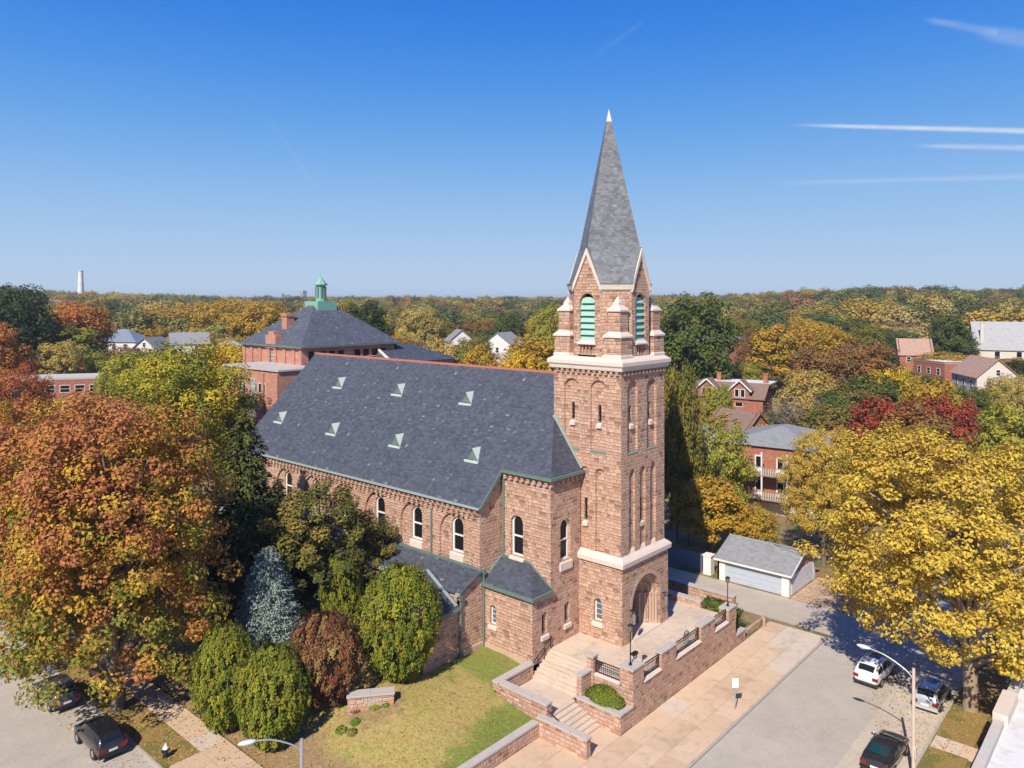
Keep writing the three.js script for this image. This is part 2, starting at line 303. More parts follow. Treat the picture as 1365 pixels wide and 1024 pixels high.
// pavements: every slab a piece
function pavement(name, xs, vs, h, mats, gap = .018, skip, palest) {
  const root = new THREE.Group(); root.name = numbered(name); root.userData.kind = 'structure'; scene.add(root);
  const R = rng(name.length * 7 + xs.length);
  for (let i = 0; i < xs.length - 1; i++) for (let j = 0; j < vs.length - 1; j++) {
    if (skip?.(xs[i], xs[i + 1], vs[j], vs[j + 1])) continue;
    const y = h + (R() - .5) * .012, mt = palest?.(xs[i], vs[j]) ? slabPale : mats[Math.floor(R() * mats.length)];
    new B().box(xs[i] + gap / 2, xs[i + 1] - gap / 2, h - .1, y, vs[j] + gap / 2, vs[j + 1] - gap / 2).to('slab', mt, root);
  }
  return root;
}
const steps = (a, b, n) => Array.from({ length: n + 1 }, (_, i) => a + (b - a) * i / n);
structure('pavement_bed', new B().box(-28.9, 18.35, -.2, .06, -9.25, -4.2).geo(), M.kerb);
structure('pavement_bed', new B().box(-26, -6.6, -.2, .06, -4.19, -.08).geo(), M.kerb);
pavement('sidewalk', steps(-28.9, 18.35, 21), steps(-9.25, -4.2, 3), .12, slabs, .02, null, (x, v) => (x > 13.5 && v < -7) || (x > -2 && x < 0 && v > -7 && v < -5) || (x > 9 && x < 12 && v < -8));
pavement('forecourt', steps(-26, -6.6, 10), steps(-4.2, -.1, 2), .12, slabs, .02);
pavement('side_walk', [-26.5, -24.7], steps(1.2, 46.2, 25), .13, slabs, .02, null, (x, v) => v > 15 && v < 16.5);
pavement('side_walk', [-28.6, -26.52], steps(8.4, 15.6, 4), .125, slabs, .02);
structure('pavement_bed', new B().box(-26.48, -24.72, -.2, .05, 1.2, 46.2).geo(), M.kerb);
pavement('garage_apron', steps(25.25, 33, 4), steps(-9.3, -3.4, 3), .035, [std({ map: concreteMap, color: rgb(.50, .36, .27) }), std({ map: concreteMap, color: rgb(.46, .34, .26) })], .05);
pavement('path', [6.2, 7.9], steps(-22.9, -20.35, 3), .11, [slabPale, slabs[2]], .02);
const vergeMat = (() => {
  const m = noiseTex(512, (x, y) => { const f = fbm(x / 3, y / 3, 170, 3, 81), b = fbm(x / 60, y / 60, 9, 3, 82), k = .6 + .8 * f, g = smooth(.5, .64, b); return [lerp(.34, .20, g) * k, lerp(.235, .19, g) * k, lerp(.075, .05, g) * k]; }, 9);
  return std({ map: m, bumpMap: grainBump, bumpScale: .04 });
})();
structure('verge', new B().box(-22, 16, -.1, .105, -22.6, -20.3).geo(), vergeMat);
structure('verge', new B().box(-28.94, -26.53, -.1, .1, 15.7, 60).geo(), vergeMat);
structure('verge', new B().box(16.2, 40, -.1, .1, -22.9, -20.3).geo(), vergeMat);

// church lawn
function lawnH(X, V) { return .15 + 1.92 * smooth(-26, -15, X) * (.45 + .55 * smooth(0, 7.5, V)); }
{
  const N = 1024, tex = texture(N, N, (x, y) => {
    const X = -26 + 20 * x / N, V = 22 * y / N, f = fbm(x / 2.2, y / 2.2, 512, 3, 101), m = fbm(x / 18, y / 18, 64, 4, 102), b = fbm(x / 90, y / 90, 16, 3, 103);
    let g = smooth(3.3, 1.9, V + (b - .5) * 2.2 + smooth(-13, -20, X) * 1.2) + .75 * smooth(-12.2, -9.4, X + (b - .5) * 4) * smooth(3.0, 4.6, V) + .6 * smooth(.45, .7, m) * (.3 + b);
    g = clamp01(g * (.75 + .5 * m));
    const dirt = smooth(-20.0, -22.5, X + (b - .5) * 3) * .8 + .8 * smooth(2.6, 1.2, Math.hypot(X + 17.3, (V - 9.0) * 1.0) + (m - .5) * 1.6), k = (.45 + 1.1 * f) * (.7 + .6 * m);
    let c = [lerp(.37, .155, g), lerp(.28, .195, g), lerp(.095, .03, g)];
    c = [lerp(c[0], .24, clamp01(dirt)), lerp(c[1], .155, clamp01(dirt)), lerp(c[2], .085, clamp01(dirt))];
    return c.map((v) => v * k);
  }, true);
  tex.wrapT = THREE.MirroredRepeatWrapping;
  const nx = 44, nv = 90, pos = [], uv = [], idx = [], x0 = -24.66, x1 = -5.9, v0 = .3, v1 = 52;
  for (let j = 0; j <= nv; j++) for (let i = 0; i <= nx; i++) { const X = lerp(x0, x1, i / nx), V = lerp(v0, v1, j / nv); pos.push(X, lawnH(X, V) + (fbm(X * 1.3 + 50, V * 1.3 + 50, 4096, 2, 77) - .5) * .07, -V); uv.push((X + 26) / 20, V / 22); if (i < nx && j < nv && !(V < 4.2 && X > -10.2) && !(V > 9.6 && X > -8.8)) { const a = j * (nx + 1) + i; idx.push(a, a + 1, a + nx + 1, a + 1, a + nx + 2, a + nx + 1); } }
  const g = new THREE.BufferGeometry(); g.setAttribute('position', new THREE.Float32BufferAttribute(pos, 3)); g.setAttribute('uv', new THREE.Float32BufferAttribute(uv, 2)); g.setIndex(idx); g.computeVertexNormals();
  structure('lawn', g, std({ map: tex, bumpMap: grainBump, bumpScale: .05, roughness: .95 }));
}

// ================================================================ CHURCH
const church = thing('church', 'pink granite church with slate roof and tall corner bell tower with slate spire', 'church', 0, 0, 0);
const addWindow = (plane, at, s0, s1, h0, top, opt = {}) => {
  // frame fills the opening a little inside the wall face; panes behind it; sloping sill block proud of the wall
  const { mat = M.whitePaint, glass = M.glassDark, fw = .13, depth = .2, transom = true, sill = true, sillH = .32, mid = .46, cross = false } = opt;
  const F = plane === 'X' ? (s, h, d) => [at + d, h, s] : (s, h, d) => [s, h, at + d];
  const b = new B(); b.wall(plane, at + depth, archOutline(s0 - .02, s1 + .02, h0, top + .02), [arch(s0 + fw, s1 - fw, h0 + fw * .8, top - fw)], .12);
  const w = b.to('window', mat, church);
  const hm = lerp(h0, top, mid), gA = at + depth + .07;
  if (transom) { const lo = new B().wall(plane, gA, box4(s0 + fw - .02, s1 - fw + .02, h0 + fw * .6, hm), [], .02).to('pane', glass, w); lo.name = 'pane';
    new B().wall(plane, gA, archOutline(s0 + fw - .02, s1 - fw + .02, hm + .09, top - fw + .02), [], .02).to('pane', glass, w);
    new B().wall(plane, at + depth - .02, box4(s0 + fw, s1 - fw, hm - .01, hm + .11), [], .1).to('transom', mat, w);
  } else { new B().wall(plane, gA, archOutline(s0 + fw - .02, s1 - fw + .02, h0 + fw * .6, top - fw + .02), [], .02).to('pane', glass, w);
    if (cross) { for (let i = 1; i < 4; i++) { const hh = lerp(h0, top, i / 4.2); new B().wall(plane, at + depth + .03, box4(s0 + fw, s1 - fw, hh, hh + .03), [], .03).to('glazing_bar', mat, w); } } }
  if (sill) { const e = .12, c = new B(), a0 = F(s0 - e, h0 - sillH, -.14), pts = (d, h) => [F(s0 - e, h, d), F(s1 + e, h, d)];
    const [A, C] = pts(-.14, h0 - sillH), [D, E2] = pts(-.14, h0 - .16), [G1, G2] = pts(depth, h0 + .02), [H1, H2] = pts(depth, h0 - sillH);
    c.poly([A, C, E2, D]).poly([D, E2, G2, G1]).poly([A, D, G1, H1]).poly([C, H2, G2, E2]).poly([A, H1, H2, C]); c.to('sill', M.trim, w); }
  return w;
};
const addDownpipe = (X, V, h0, h1) => { const b = new B().cyl(X, V, h0, h1, .085, .085, 8); b.box(X - .15, X + .15, h1 - .35, h1, V - .15, V + .15); b.to('downpipe', M.copper, church); };

// ---- nave: side wall facing the lawn, two skins: the outer one carries the tall blind arches, the inner one the windows
const FX = -3.76, FV = 4.2, NX = -6.44, WIN = [12.1, 17.17, 22.24, 27.31, 32.38, 37.45, 42.5];
{
  new B().wall('X', NX, box4(9.34, 46.6, 6.2, 13.45), WIN.slice(0, 7).map((v) => arch(v - 1.95, v + 1.95, 6.4, 12.38)), .2).to('nave_wall', M.granite, church);
  new B().wall('X', NX + .2, box4(9.5, 46.6, 6.2, 13.4), WIN.map((v) => arch(v - .69, v + .69, 9.08, 11.97)), .45).to('nave_wall', M.granite, church);
  for (const v of WIN) addWindow('X', NX + .2, v - .69, v + .69, 9.08, 11.97, { depth: .16, sillH: .7, fw: .16 });
  // far end and street-side end walls of the nave
  new B().wall('-V', 46.6, [[NX, 0], [13.5, 0], [13.5, 13.3], [3.52, 23.1], [NX, 13.3]], [], .4).to('gable_wall', M.granite, church);
  new B().wall('V', 9.34, [[NX + .2, 2], [FX - .01, 2], [FX - .01, 15.95], [NX + .2, 13.45]], [], .4).to('nave_wall', M.granite, church);
  new B().wall('-X', 13.48, box4(9.34, 46.6, 0, 13.4), [], .4).to('nave_wall', M.granite, church);
  new B().wall('V', 9.34, [[10.4, 2], [13.48, 2], [13.48, 13.25], [10.4, 16.2]], [], .4).to('nave_wall', M.granite, church);
  const c1 = new B(), c2 = new B();
  for (let v = 9.55; v < 46.4; v += .62) { c1.box(NX - .3, NX, 12.74, 13.12, v, v + .28); c2.box(NX - .17, NX, 12.28, 12.6, v + .31, v + .56); }
  c1.box(NX - .2, NX + .01, 12.62, 12.73, 9.34, 46.6);
  stuffPart('corbel_table', mergeGeometries([c1.geo(), c2.geo()]), M.granite, church);
  for (const v of [15.0, 30.35]) addDownpipe(NX - .1, v, 8.0, 13.2);
}
// ---- narthex block beside the tower

{
  new B().wall('X', FX, box4(FV, 9.4, 2.2, 16.1), [arch(7.72 - .66, 7.72 + .66, 9.1, 12.42)], .45).to('narthex_wall', M.granite, church);
  new B().wall('V', FV, box4(FX + .45, .15, 2.2, 16.1), [arch(-1.85 - .66, -1.85 + .66, 9.1, 12.42), arch(-1.63 - .33, -1.63 + .33, 4.02, 5.68)], .45).to('narthex_wall', M.granite, church);
  addWindow('X', FX, 7.72 - .66, 7.72 + .66, 9.1, 12.42, { depth: .24, sillH: .75, fw: .15 });
  addWindow('V', FV, -1.85 - .66, -1.85 + .66, 9.1, 12.42, { depth: .24, sillH: .75, fw: .15 });
  addWindow('V', FV, -1.63 - .33, -1.63 + .33, 4.02, 5.68, { depth: .26, fw: .07, transom: false, sillH: .45 });
  new B().box(6.95, 10.8, 0, 16.1, FV, 9.3).to('narthex_wall', M.granite, church);
  const c = new B(); for (let v = FV + .15; v < 9.2; v += .62) c.box(FX - .26, FX, 15.3, 15.66, v, v + .28);
  for (let x = FX - .1; x < 0; x += .62) c.box(x, x + .28, 15.3, 15.66, FV - .26, FV);
  stuffPart('corbel_table', c.geo(), M.granite, church);
  addDownpipe(FX - .1, 9.12, 8.7, 15.9);
}
// ---- porch (low block against the narthex)
const PX = -6.0;
{
  new B().wall('X', PX, box4(FV, 9.34, 2.0, 7.2), [arch(8.3 - .33, 8.3 + .33, 4.05, 5.6)], .45).to('porch_wall', M.granite, church);
  new B().wall('V', FV, box4(PX + .45, FX, 2.0, 7.2), [arch(-4.52 - .33, -4.52 + .33, 4.02, 5.68)], .45).to('porch_wall', M.granite, church);
  addWindow('X', PX, 8.3 - .33, 8.3 + .33, 4.05, 5.6, { depth: .22, fw: .08, transom: false, glass: M.glassLead, cross: true, sillH: .4 });
  addWindow('V', FV, -4.52 - .33, -4.52 + .33, 4.02, 5.68, { depth: .26, fw: .07, transom: false, sillH: .45 });
  new B().box(PX - .08, PX, 1.5, 2.35, FV + .5, 9.3).to('plinth', M.sandTrim, church);
  const r = new B(), e = 7.24, q = 8.85;
  r.poly([[PX - .25, e, FV - .2], [PX - .25, e, 9.33], [FX, q, 9.33], [FX, q, 6.4]]); r.poly([[PX - .25, e, FV - .2], [FX, q, 6.4], [FX - .01, e, FV - .2]]);
  r.to('porch_roof', M.slate, church);
  const g = new B().box(PX - .36, PX - .2, e - .22, e + .02, FV - .34, 9.3).box(PX - .2, FX - .02, e - .22, e + .02, FV - .34, FV - .19); g.to('gutter', M.copper, church);
  const f = new B().bar([FX - .03, q + .02, 6.4], [FX - .03, q + .02, 9.3], .1, .14).bar([FX - .04, q + .02, 6.4], [FX - .04, e + .05, FV - .15], .1, .14).bar([PX - .2, e + .05, 9.25], [FX - .05, q + .05, 9.25], .16, .1); f.to('flashing', M.copper, church);
}
// ---- roofs of nave and narthex: one pitch, hipped towards the tower
const RX = 3.52, RH = 23.47, RS = .985, roofH = (X) => RH - RS * Math.abs(RX - X);
{
  const end = 46.9, L = (X, V) => [X, roofH(X), V], b = new B();
  const left = [L(-4.05, 9.05), L(-4.05, 3.95), L(.19, 6.96), L(RX, 6.96), L(RX, end), L(-6.78, end), L(-6.78, 9.05)]; b.slab(left, .16);
  const m = (p) => [2 * RX - p[0], p[1], p[2]];
  b.slab(left.map(m), .16);
  const hip = [L(-4.05, 3.95), [.19, roofH(-4.05), 3.95], L(.19, 6.96)]; b.slab(hip, .14); b.slab(hip.map(m), .14);
  b.to('roof', M.slate, church);
  const t = new B().wedge(RX - .16, RX + .16, 6.98, end, RH - .12, [RH + .08, RH + .08, RH + .08, RH + .08]); t.to('ridge_tiles', M.ridgeTile, church);
  const gut = new B(), eh = roofH(-6.78);
  gut.box(-6.94, -6.76, eh - .13, eh + .03, 9.05, end).box(-6.9, -6.5, eh - .02, eh + .05, 9.02, 9.1); gut.to('gutter', M.copperPale, church);
  const e2 = roofH(-4.05), g2 = new B().box(-4.22, -4.03, e2 - .22, e2 + .02, 3.76, 9.05).box(-4.03, .19, e2 - .22, e2 + .02, 3.76, 3.94); g2.to('gutter', M.copper, church);
  new B().bar([-6.75, eh - .1, 9.03], [-4.08, e2 - .1, 9.03], .08, .26).to('barge_board', M.copper, church);
  new B().bar([.1, e2 + .12, 4.1], [.1, roofH(.19) + .1, 6.9], .16, .3).to('flashing', M.copperPale, church);
  // copper vents set in the slates
  for (const [X, V] of [[.38, 37.8], [.4, 27.6], [.38, 17.63], [-3.8, 33.1], [-3.76, 22.95], [-3.74, 12.75], [-3.65, 43.35]]) {
    const h = roofH(X), w = .72, H = .95, bk = H / RS, v = new B(), g = new B();
    v.poly([[X - .12, h + H - .02, V], [X + bk, roofH(X + bk), V], [X - .12, h - .1, V - w]]).poly([[X - .12, h + H - .02, V], [X - .12, h - .1, V + w], [X + bk, roofH(X + bk), V]]);
    v.box(X - .3, X - .02, h - .28, h - .1, V - w - .1, V + w + .1);
    const o = v.to('roof_vent', M.ventCopper, church);
    g.poly([[X - .02, h - .08, V - w], [X - .02, h + H - .1, V], [X - .02, h - .08, V + w]]); g.to('grille', M.copper, o);
  }
}
// ---- aisle under the nave windows, and the low sacristy wing
const AX = -8.62;
{
  new B().wall('X', AX, box4(9.34, 46.6, 1.4, 7.1), [], .4).to('aisle_wall', M.granite, church);
  new B().wall('V', 9.32, [[AX, 1.4], [PX - .0, 1.4], [PX, 7.9], [NX, 8.1], [AX, 7.0]], [], .4).to('aisle_wall', M.granite, church);
  new B().slab([[AX - .25, 7.08, 9.1], [NX - .01, 8.22, 9.1], [NX - .01, 8.22, 46.8], [AX - .25, 7.08, 46.8]], .14).to('aisle_roof', M.slate, church);
  new B().box(AX - .44, AX - .25, 6.9, 7.1, 9.1, 9.5).box(AX - .6, AX - .25, 6.9, 7.14, 16.6, 46.8).to('gutter', M.copperPale, church);
  new B().box(NX - .06, NX, 8.2, 8.42, 9.4, 46.6).to('flashing', M.copper, church);
  addDownpipe(PX - .12, 9.2, 2.2, 8.2); addDownpipe(AX - .12, 9.2, 1.9, 6.9);
  new B().box(AX + .15, PX - .2, 1.2, 2.5, 9.16, 9.32).to('plinth', M.sandTrim, church);
  const sx0 = -12.4, sv0 = 9.45, sv1 = 16.5, rv = 12.97, eh = 5.95, rh = 8.02;
  new B().wall('V', sv0, box4(sx0, AX, 1.2, eh), [], .35).to('sacristy_wall', M.granite, church);
  new B().wall('X', sx0, [[sv0 + .35, 1.2], [sv1, 1.2], [sv1, eh], [rv, rh + .35], [sv0 + .35, eh + .2]], [], .35).to('sacristy_wall', M.granite, church);
  new B().wall('-V', sv1, box4(sx0 + .35, AX, 1.2, eh), [], .35).to('sacristy_wall', M.granite, church);
  const r = new B(); r.slab([[sx0 + .2, eh, sv0 - .2], [AX - .1, eh, sv0 - .2], [AX + .3, rh, rv], [sx0 + .2, rh, rv]], .12); r.slab([[sx0 + .2, rh, rv], [AX + .3, rh, rv], [AX - .1, eh, sv1 + .2], [sx0 + .2, eh, sv1 + .2]], .12); r.to('sacristy_roof', M.slate, church);
  new B().box(sx0 + .2, AX - .1, eh - .2, eh + .03, sv0 - .36, sv0 - .2).to('gutter', M.copper, church);
  new B().bar([sx0 + .25, rh + .04, rv], [AX - .2, rh + .04, rv], .12, .1).bar([AX - .22, rh + .06, rv], [AX - .32, eh + .15, sv0], .24, .08).to('flashing', M.copperPale, church);
  new B().bar([sx0 + .17, eh + .28, sv0 + .3], [sx0 + .17, rh + .46, rv], .46, .14).bar([sx0 + .17, rh + .46, rv], [sx0 + .17, eh + .1, sv1], .46, .14).to('coping', M.coping, church);
  for (let v = 18; v < 45; v += 5.07) addWindow('X', AX, v - .45, v + .45, 3.6, 5.8, { depth: .02, fw: .1, sillH: .3 });
}
// ---- tower base with the stepped portal
const TX1 = 7.06, TB = 2.65;
{
  new B().wall('V', 0, box4(0, TX1, 1.5, 8.85), [arch(1.45, 5.77, 2.72, 7.46)], .5).to('tower_base_wall', M.granite, church);
  new B().wall('X', 0, box4(.5, TX1, 1.5, 8.85), [arch(1.94, 2.74, 4.1, 5.92)], .5).to('tower_base_wall', M.granite, church);
  new B().wall('-X', TX1, box4(.5, TX1, 0, 8.85), [], .5).to('tower_base_wall', M.granite, church);
  new B().wall('-V', TX1, box4(.5, TX1 - .5, 0, 8.85), [], .5).to('tower_base_wall', M.granite, church);
  addWindow('X', 0, 1.94, 2.74, 4.1, 5.92, { depth: .26, fw: .09, transom: false, glass: M.glassLead, cross: true, sillH: .45 });
  const portal = new B().wall('V', -.02, archRing(3.61, 2.46, 2.18, 5.3, 5.3), [], .12).to('portal', M.sandTrim, church);
  let hw = 2.16; const cx = 3.61;
  for (let k = 0; k < 4; k++) {
    const v0 = .45 + k * .36, inner = hw - .3;
    new B().wall('V', v0, archRing(cx, hw + .02, inner, 2.68, 5.3), [], .37).to('portal_order', k % 2 ? M.granite : M.sandTrim, portal);
    for (const s of [-1, 1]) { const col = new B().cyl(cx + s * (hw - .12), v0 - .11, 3.05, 5.0, .11, .11, 10).cyl(cx + s * (hw - .12), v0 - .11, 5.0, 5.3, .12, .17, 8).cyl(cx + s * (hw - .12), v0 - .11, 2.7, 3.05, .16, .13, 8); col.to('colonnette', M.sandTrim, portal); }
    hw = inner;
  }
  const d0 = .45 + 4 * .36 + .02;
  new B().wall('V', d0, archOutline(cx - hw - .1, cx + hw + .1, 4.95, 5.3 + hw + .1, 14), [], .15).to('tympanum', M.sandTrim, portal);
  for (const s of [0, 1]) { const x0 = s ? cx + .02 : cx - hw - .05, x1 = s ? cx + hw + .05 : cx - .02; const dr = new B().wall('V', d0 + .05, box4(x0, x1, 2.7, 4.98), [rect(x0 + .14, x1 - .14, 3.0, 3.7), rect(x0 + .14, x1 - .14, 3.85, 4.75)], .08).wall('V', d0 + .1, box4(x0, x1, 2.7, 4.98), [], .03).to('door', M.woodDoor, portal); }
  new B().box(cx - 2.2, cx + 2.2, 2.3, 2.74, -.12, 2.0).to('threshold', M.trim, portal);
  new B().ring(0, TX1, 0, TX1, [[0, 8.78], [.2, 8.84], [.24, 9.2], [.1, 9.36], [-.22, 9.62]]).to('string_course', M.trim, church);
}
// ---- tower shaft: outer skin with blind arches, inner skin with slit windows
const SX0 = .2, SX1 = 6.86, SV0 = .24, SV1 = 7.0, ST = 24.45;
{
  const lowV = [2.25, 3.80, 5.35], upV = [2.42, 5.1], lowX = [1.8, 3.4, 5.02], upX = [1.86, 4.8];
  new B().wall('X', SX0, box4(SV0, SV1, 9.4, ST), [...lowV.map((v) => arch(v - .46, v + .46, 9.55, 16.36)), ...upV.map((v) => arch(v - .79, v + .79, 17.68, 23.5))], .2).to('tower_wall', M.granite, church);
  new B().wall('V', SV0, box4(SX0 + .2, SX1, 9.4, ST), [...lowX.map((v) => arch(v - .43, v + .43, 9.55, 16.36)), ...upX.map((v) => arch(v - .75, v + .75, 17.68, 23.5))], .2).to('tower_wall', M.granite, church);
  const slit = (c, h0, h1) => rect(c - .16, c + .16, h0, h1);
  new B().wall('X', SX0 + .2, box4(SV0 + .2, SV1, 9.4, ST), [slit(3.8, 11.95, 13.75), slit(2.42, 20.1, 21.48), slit(5.1, 20.1, 21.48)], .2).to('tower_wall', M.granite, church);
  new B().wall('V', SV0 + .2, box4(SX0 + .4, SX1, 9.4, ST), [slit(3.4, 11.95, 13.75), slit(1.86, 20.1, 21.48), slit(4.8, 20.1, 21.48)], .2).to('tower_wall', M.granite, church);
  new B().wall('-X', SX1, box4(SV0 + .2, SV1, 9.4, ST), [], .3).wall('-V', SV1, box4(SX0 + .2, SX1 - .3, 9.4, ST), [], .3).to('tower_wall', M.granite, church);
  for (const [p, c, h0, h1] of [['X', 3.8, 11.95, 13.75], ['X', 2.42, 20.1, 21.48], ['X', 5.1, 20.1, 21.48], ['V', 3.4, 11.95, 13.75], ['V', 1.86, 20.1, 21.48], ['V', 4.8, 20.1, 21.48]]) new B().wall(p, (p === 'X' ? SX0 : SV0) + .36, box4(c - .17, c + .17, h0, h1), [], .02).to('slit_window', M.glassDark, church);
  const sills = [['X', 3.8, 11.95], ['X', 2.42, 20.1], ['X', 5.1, 20.1], ['V', 3.4, 11.95], ['V', 1.86, 20.1], ['V', 4.8, 20.1]];
  for (const [p, c, h] of sills) { const b = new B(), w = .24; p === 'X' ? b.wedge(SX0 + .02, SX0 + .4, c - w, c + w, h - .5, [h - .2, h + .02, h + .02, h - .2]) : b.wedge(c - w, c + w, SV0 + .02, SV0 + .4, h - .5, [h - .2, h - .2, h + .02, h + .02]); b.to('slit_sill', M.trim, church); }
  for (const v of upV) new B().wedge(SX0 - .02, SX0 + .2, v - .79, v + .79, 17.55, [17.62, 17.78, 17.78, 17.62]).to('arch_sill', M.copper, church);
  for (const v of upX) new B().wedge(v - .75, v + .75, SV0 - .02, SV0 + .2, 17.55, [17.62, 17.62, 17.78, 17.78]).to('arch_sill', M.copper, church);
  for (const v of lowX) new B().wedge(v - .45, v + .45, SV0 - .06, SV0 + .22, 9.4, [9.5, 9.5, 9.95, 9.95]).to('arch_sill', M.trim, church);
  const c = new B(); for (let x = SX0 + .15; x < SX1 - .1; x += .545) { c.box(x, x + .26, 24.0, 24.3, SV0 - .2, SV0); c.box(x, x + .26, 24.0, 24.3, SV1, SV1 + .2); } for (let v = SV0 + .15; v < SV1 - .1; v += .545) { c.box(SX0 - .2, SX0, 24.0, 24.3, v, v + .26); c.box(SX1, SX1 + .2, 24.0, 24.3, v, v + .26); }
  stuffPart('corbel_table', c.geo(), M.granite, church);
  new B().ring(SX0, SX1, SV0, SV1, [[0, 24.28], [.26, 24.34], [.3, 24.6], [.42, 24.74], [.42, 25.02], [.28, 25.12], [-.15, 25.4], [-1.8, 25.5]]).to('cornice', M.trim, church);
}
// ---- belfry: square with cut corners, gabled on four sides; the spire's four faces rise between the gables
{
  const ax = 3.42, av = 3.6, w = 3.14, c = 1.32, h0 = 25.2, he = 31.35, ga = 34.15, tip = 46.3, cap = 45.3;
  const rot = (k, x, v) => { let a = x, b = v; for (let i = 0; i < k; i++) [a, b] = [b, -a]; return [ax + a, av + b]; };   // k quarter turns
  const P = (k, x, v, h) => { const [X, V] = rot(k, x, v); return [X, h, V]; };
  const belfry = new B();
  for (let k = 0; k < 4; k++) { // cut corner between side k (facing -X when k = 0) and the next
    belfry.poly([P(k, -w, -c, h0), P(k, -c, -w, h0), P(k, -c, -w, he), P(k, -w, -c, he)]);
    const o = rot(k, -w, 0), s = [rot(k, -w, 1)[0] - o[0], rot(k, -w, 1)[1] - o[1]], n = [(o[0] - ax) / w, (o[1] - av) / w];
    belfry.wall({ o, s, n }, 0, [[-c, h0], [c, h0], [c, he], [0, ga - .1], [-c, he]], [arch(-.75, .75, 26.55, 30.55), rect(-.72, .72, 25.5, 26.35)], .4);
  }
  const body = belfry.to('belfry', M.granite, church);
  for (let k = 0; k < 4; k++) {
    const o = rot(k, -w, 0), s = [rot(k, -w, 1)[0] - o[0], rot(k, -w, 1)[1] - o[1]], n = [(o[0] - ax) / w, (o[1] - av) / w], F = { o: [o[0] - n[0] * .42, o[1] - n[1] * .42], s, n };
    const Q = (t, d, h) => [o[0] + s[0] * t + n[0] * d, h, o[1] + s[1] * t + n[1] * d];
    for (let i = 0; i < 7; i++) { const hh = 26.62 + i * .52, half = hh + .45 > 29.8 ? Math.max(.3, Math.sqrt(Math.max(.02, .75 ** 2 - (hh + .45 - 29.8) ** 2))) : .74, b = new B();
      b.poly([Q(-half, -.06, hh), Q(half, -.06, hh), Q(half, -.32, hh + .5), Q(-half, -.32, hh + .5)]).poly([Q(-half, -.1, hh), Q(half, -.1, hh), Q(half, -.36, hh + .5), Q(-half, -.36, hh + .5)]).poly([Q(-half, -.06, hh), Q(-half, -.1, hh), Q(half, -.1, hh), Q(half, -.06, hh)]); b.to('louvre', M.louvre, body); }
    const sl = new B(); sl.poly([Q(-.9, .2, 26.36), Q(.9, .2, 26.36), Q(.9, .2, 26.46), Q(-.9, .2, 26.46)]).poly([Q(-.9, .2, 26.46), Q(.9, .2, 26.46), Q(.8, -.1, 26.7), Q(-.8, -.1, 26.7)]).poly([Q(-.9, .2, 26.36), Q(.9, .2, 26.36), Q(.9, -.1, 26.36), Q(-.9, -.1, 26.36)]).poly([Q(-.9, .2, 26.36), Q(-.9, .2, 26.46), Q(-.8, -.1, 26.7), Q(-.9, -.1, 26.36)]).poly([Q(.9, .2, 26.36), Q(.9, .2, 26.46), Q(.8, -.1, 26.7), Q(.9, -.1, 26.36)]); sl.to('sill', M.trim, body);
    new B().wall({ o, s, n }, 0, box4(-.85, .85, 25.2, 25.52), [], .3).to('base_course', M.trim, body); new B().wall({ o: [o[0] - n[0] * .26, o[1] - n[1] * .26], s, n }, 0, box4(-.8, .8, 25.4, 26.4), [], .1).to('recess', M.granite, body);
    for (let i = 0; i < 4; i++) { const q = Q(-.54 + i * .36, -.12, 0); new B().cyl(q[0], q[2], 25.5, 26.36, .085, .085, 8).to('colonnette', M.granite, body); }
    // stone gable coping and copper edge
    const t0 = .16, cp = new B();
    for (const sg of [-1, 1]) {
      const a = (d, g) => [Q(sg * (c + .1), d, he - .15 + g), Q(0, d, ga + .12 + g)];
      const [A0, A1] = a(t0, 0), [B0, B1] = a(t0, -.55), [C0, C1] = a(-.5, 0), [D0, D1] = a(-.5, -.55);
      cp.poly([A0, A1, B1, B0]).poly([A0, A1, C1, C0]).poly([B0, B1, D1, D0]).poly([A0, B0, D0, C0]);
    }
    cp.to('gable_coping', M.trim, body);
    const e = new B(); for (const sg of [-1, 1]) e.bar(Q(sg * (c + .05), -.1, he - .02), Q(0, -.1, ga + .2), .3, .09); e.to('copper_edge', M.copper, body);
    // eaves cornice on the cut corner
    const K = (t, d, h) => { const q0 = P(k, -w, -c, 0), q1 = P(k, -c, -w, 0), nx = (q0[0] + q1[0]) / 2 - ax, nv = (q0[2] + q1[2]) / 2 - av, l = Math.hypot(nx, nv); return [lerp(q0[0], q1[0], t) + nx / l * d, h, lerp(q0[2], q1[2], t) + nv / l * d]; };
    const ec = new B(); ec.poly([K(-.06, .16, he - .5), K(1.06, .16, he - .5), K(1.06, .24, he - .06), K(-.06, .24, he - .06)]).poly([K(-.06, .16, he - .5), K(1.06, .16, he - .5), K(1.04, 0, he - .62), K(-.04, 0, he - .62)]).poly([K(-.06, .24, he - .06), K(1.06, .24, he - .06), K(1.0, -.3, he + .02), K(0, -.3, he + .02)]); ec.to('eaves_course', M.trim, body);
    new B().bar(K(-.02, .2, he - .02), K(1.02, .2, he - .02), .14, .1).to('copper_edge', M.copper, body);
    // corner buttress in two stages with weathered caps
    const sgn = [[-1, -1], [-1, 1], [1, 1], [1, -1]], [ix, iv] = sgn[k], cX = ix < 0 ? .13 : 6.95, cV = iv < 0 ? .18 : 7.06, S = (a0, a1, b) => { const x0 = cX - ix * a0, x1 = cX - ix * a1, v0 = cV - iv * a0, v1 = cV - iv * a1; return [Math.min(x0, x1), Math.max(x0, x1), Math.min(v0, v1), Math.max(v0, v1)]; };
    const s1 = S(.1, 1.72), s2 = S(.34, 1.5), bt = new B().box(s1[0], s1[1], 25.2, 27.0, s1[2], s1[3]).box(s2[0], s2[1], 27.0, 29.1, s2[2], s2[3]); const butt = bt.to('buttress', M.granite, body);
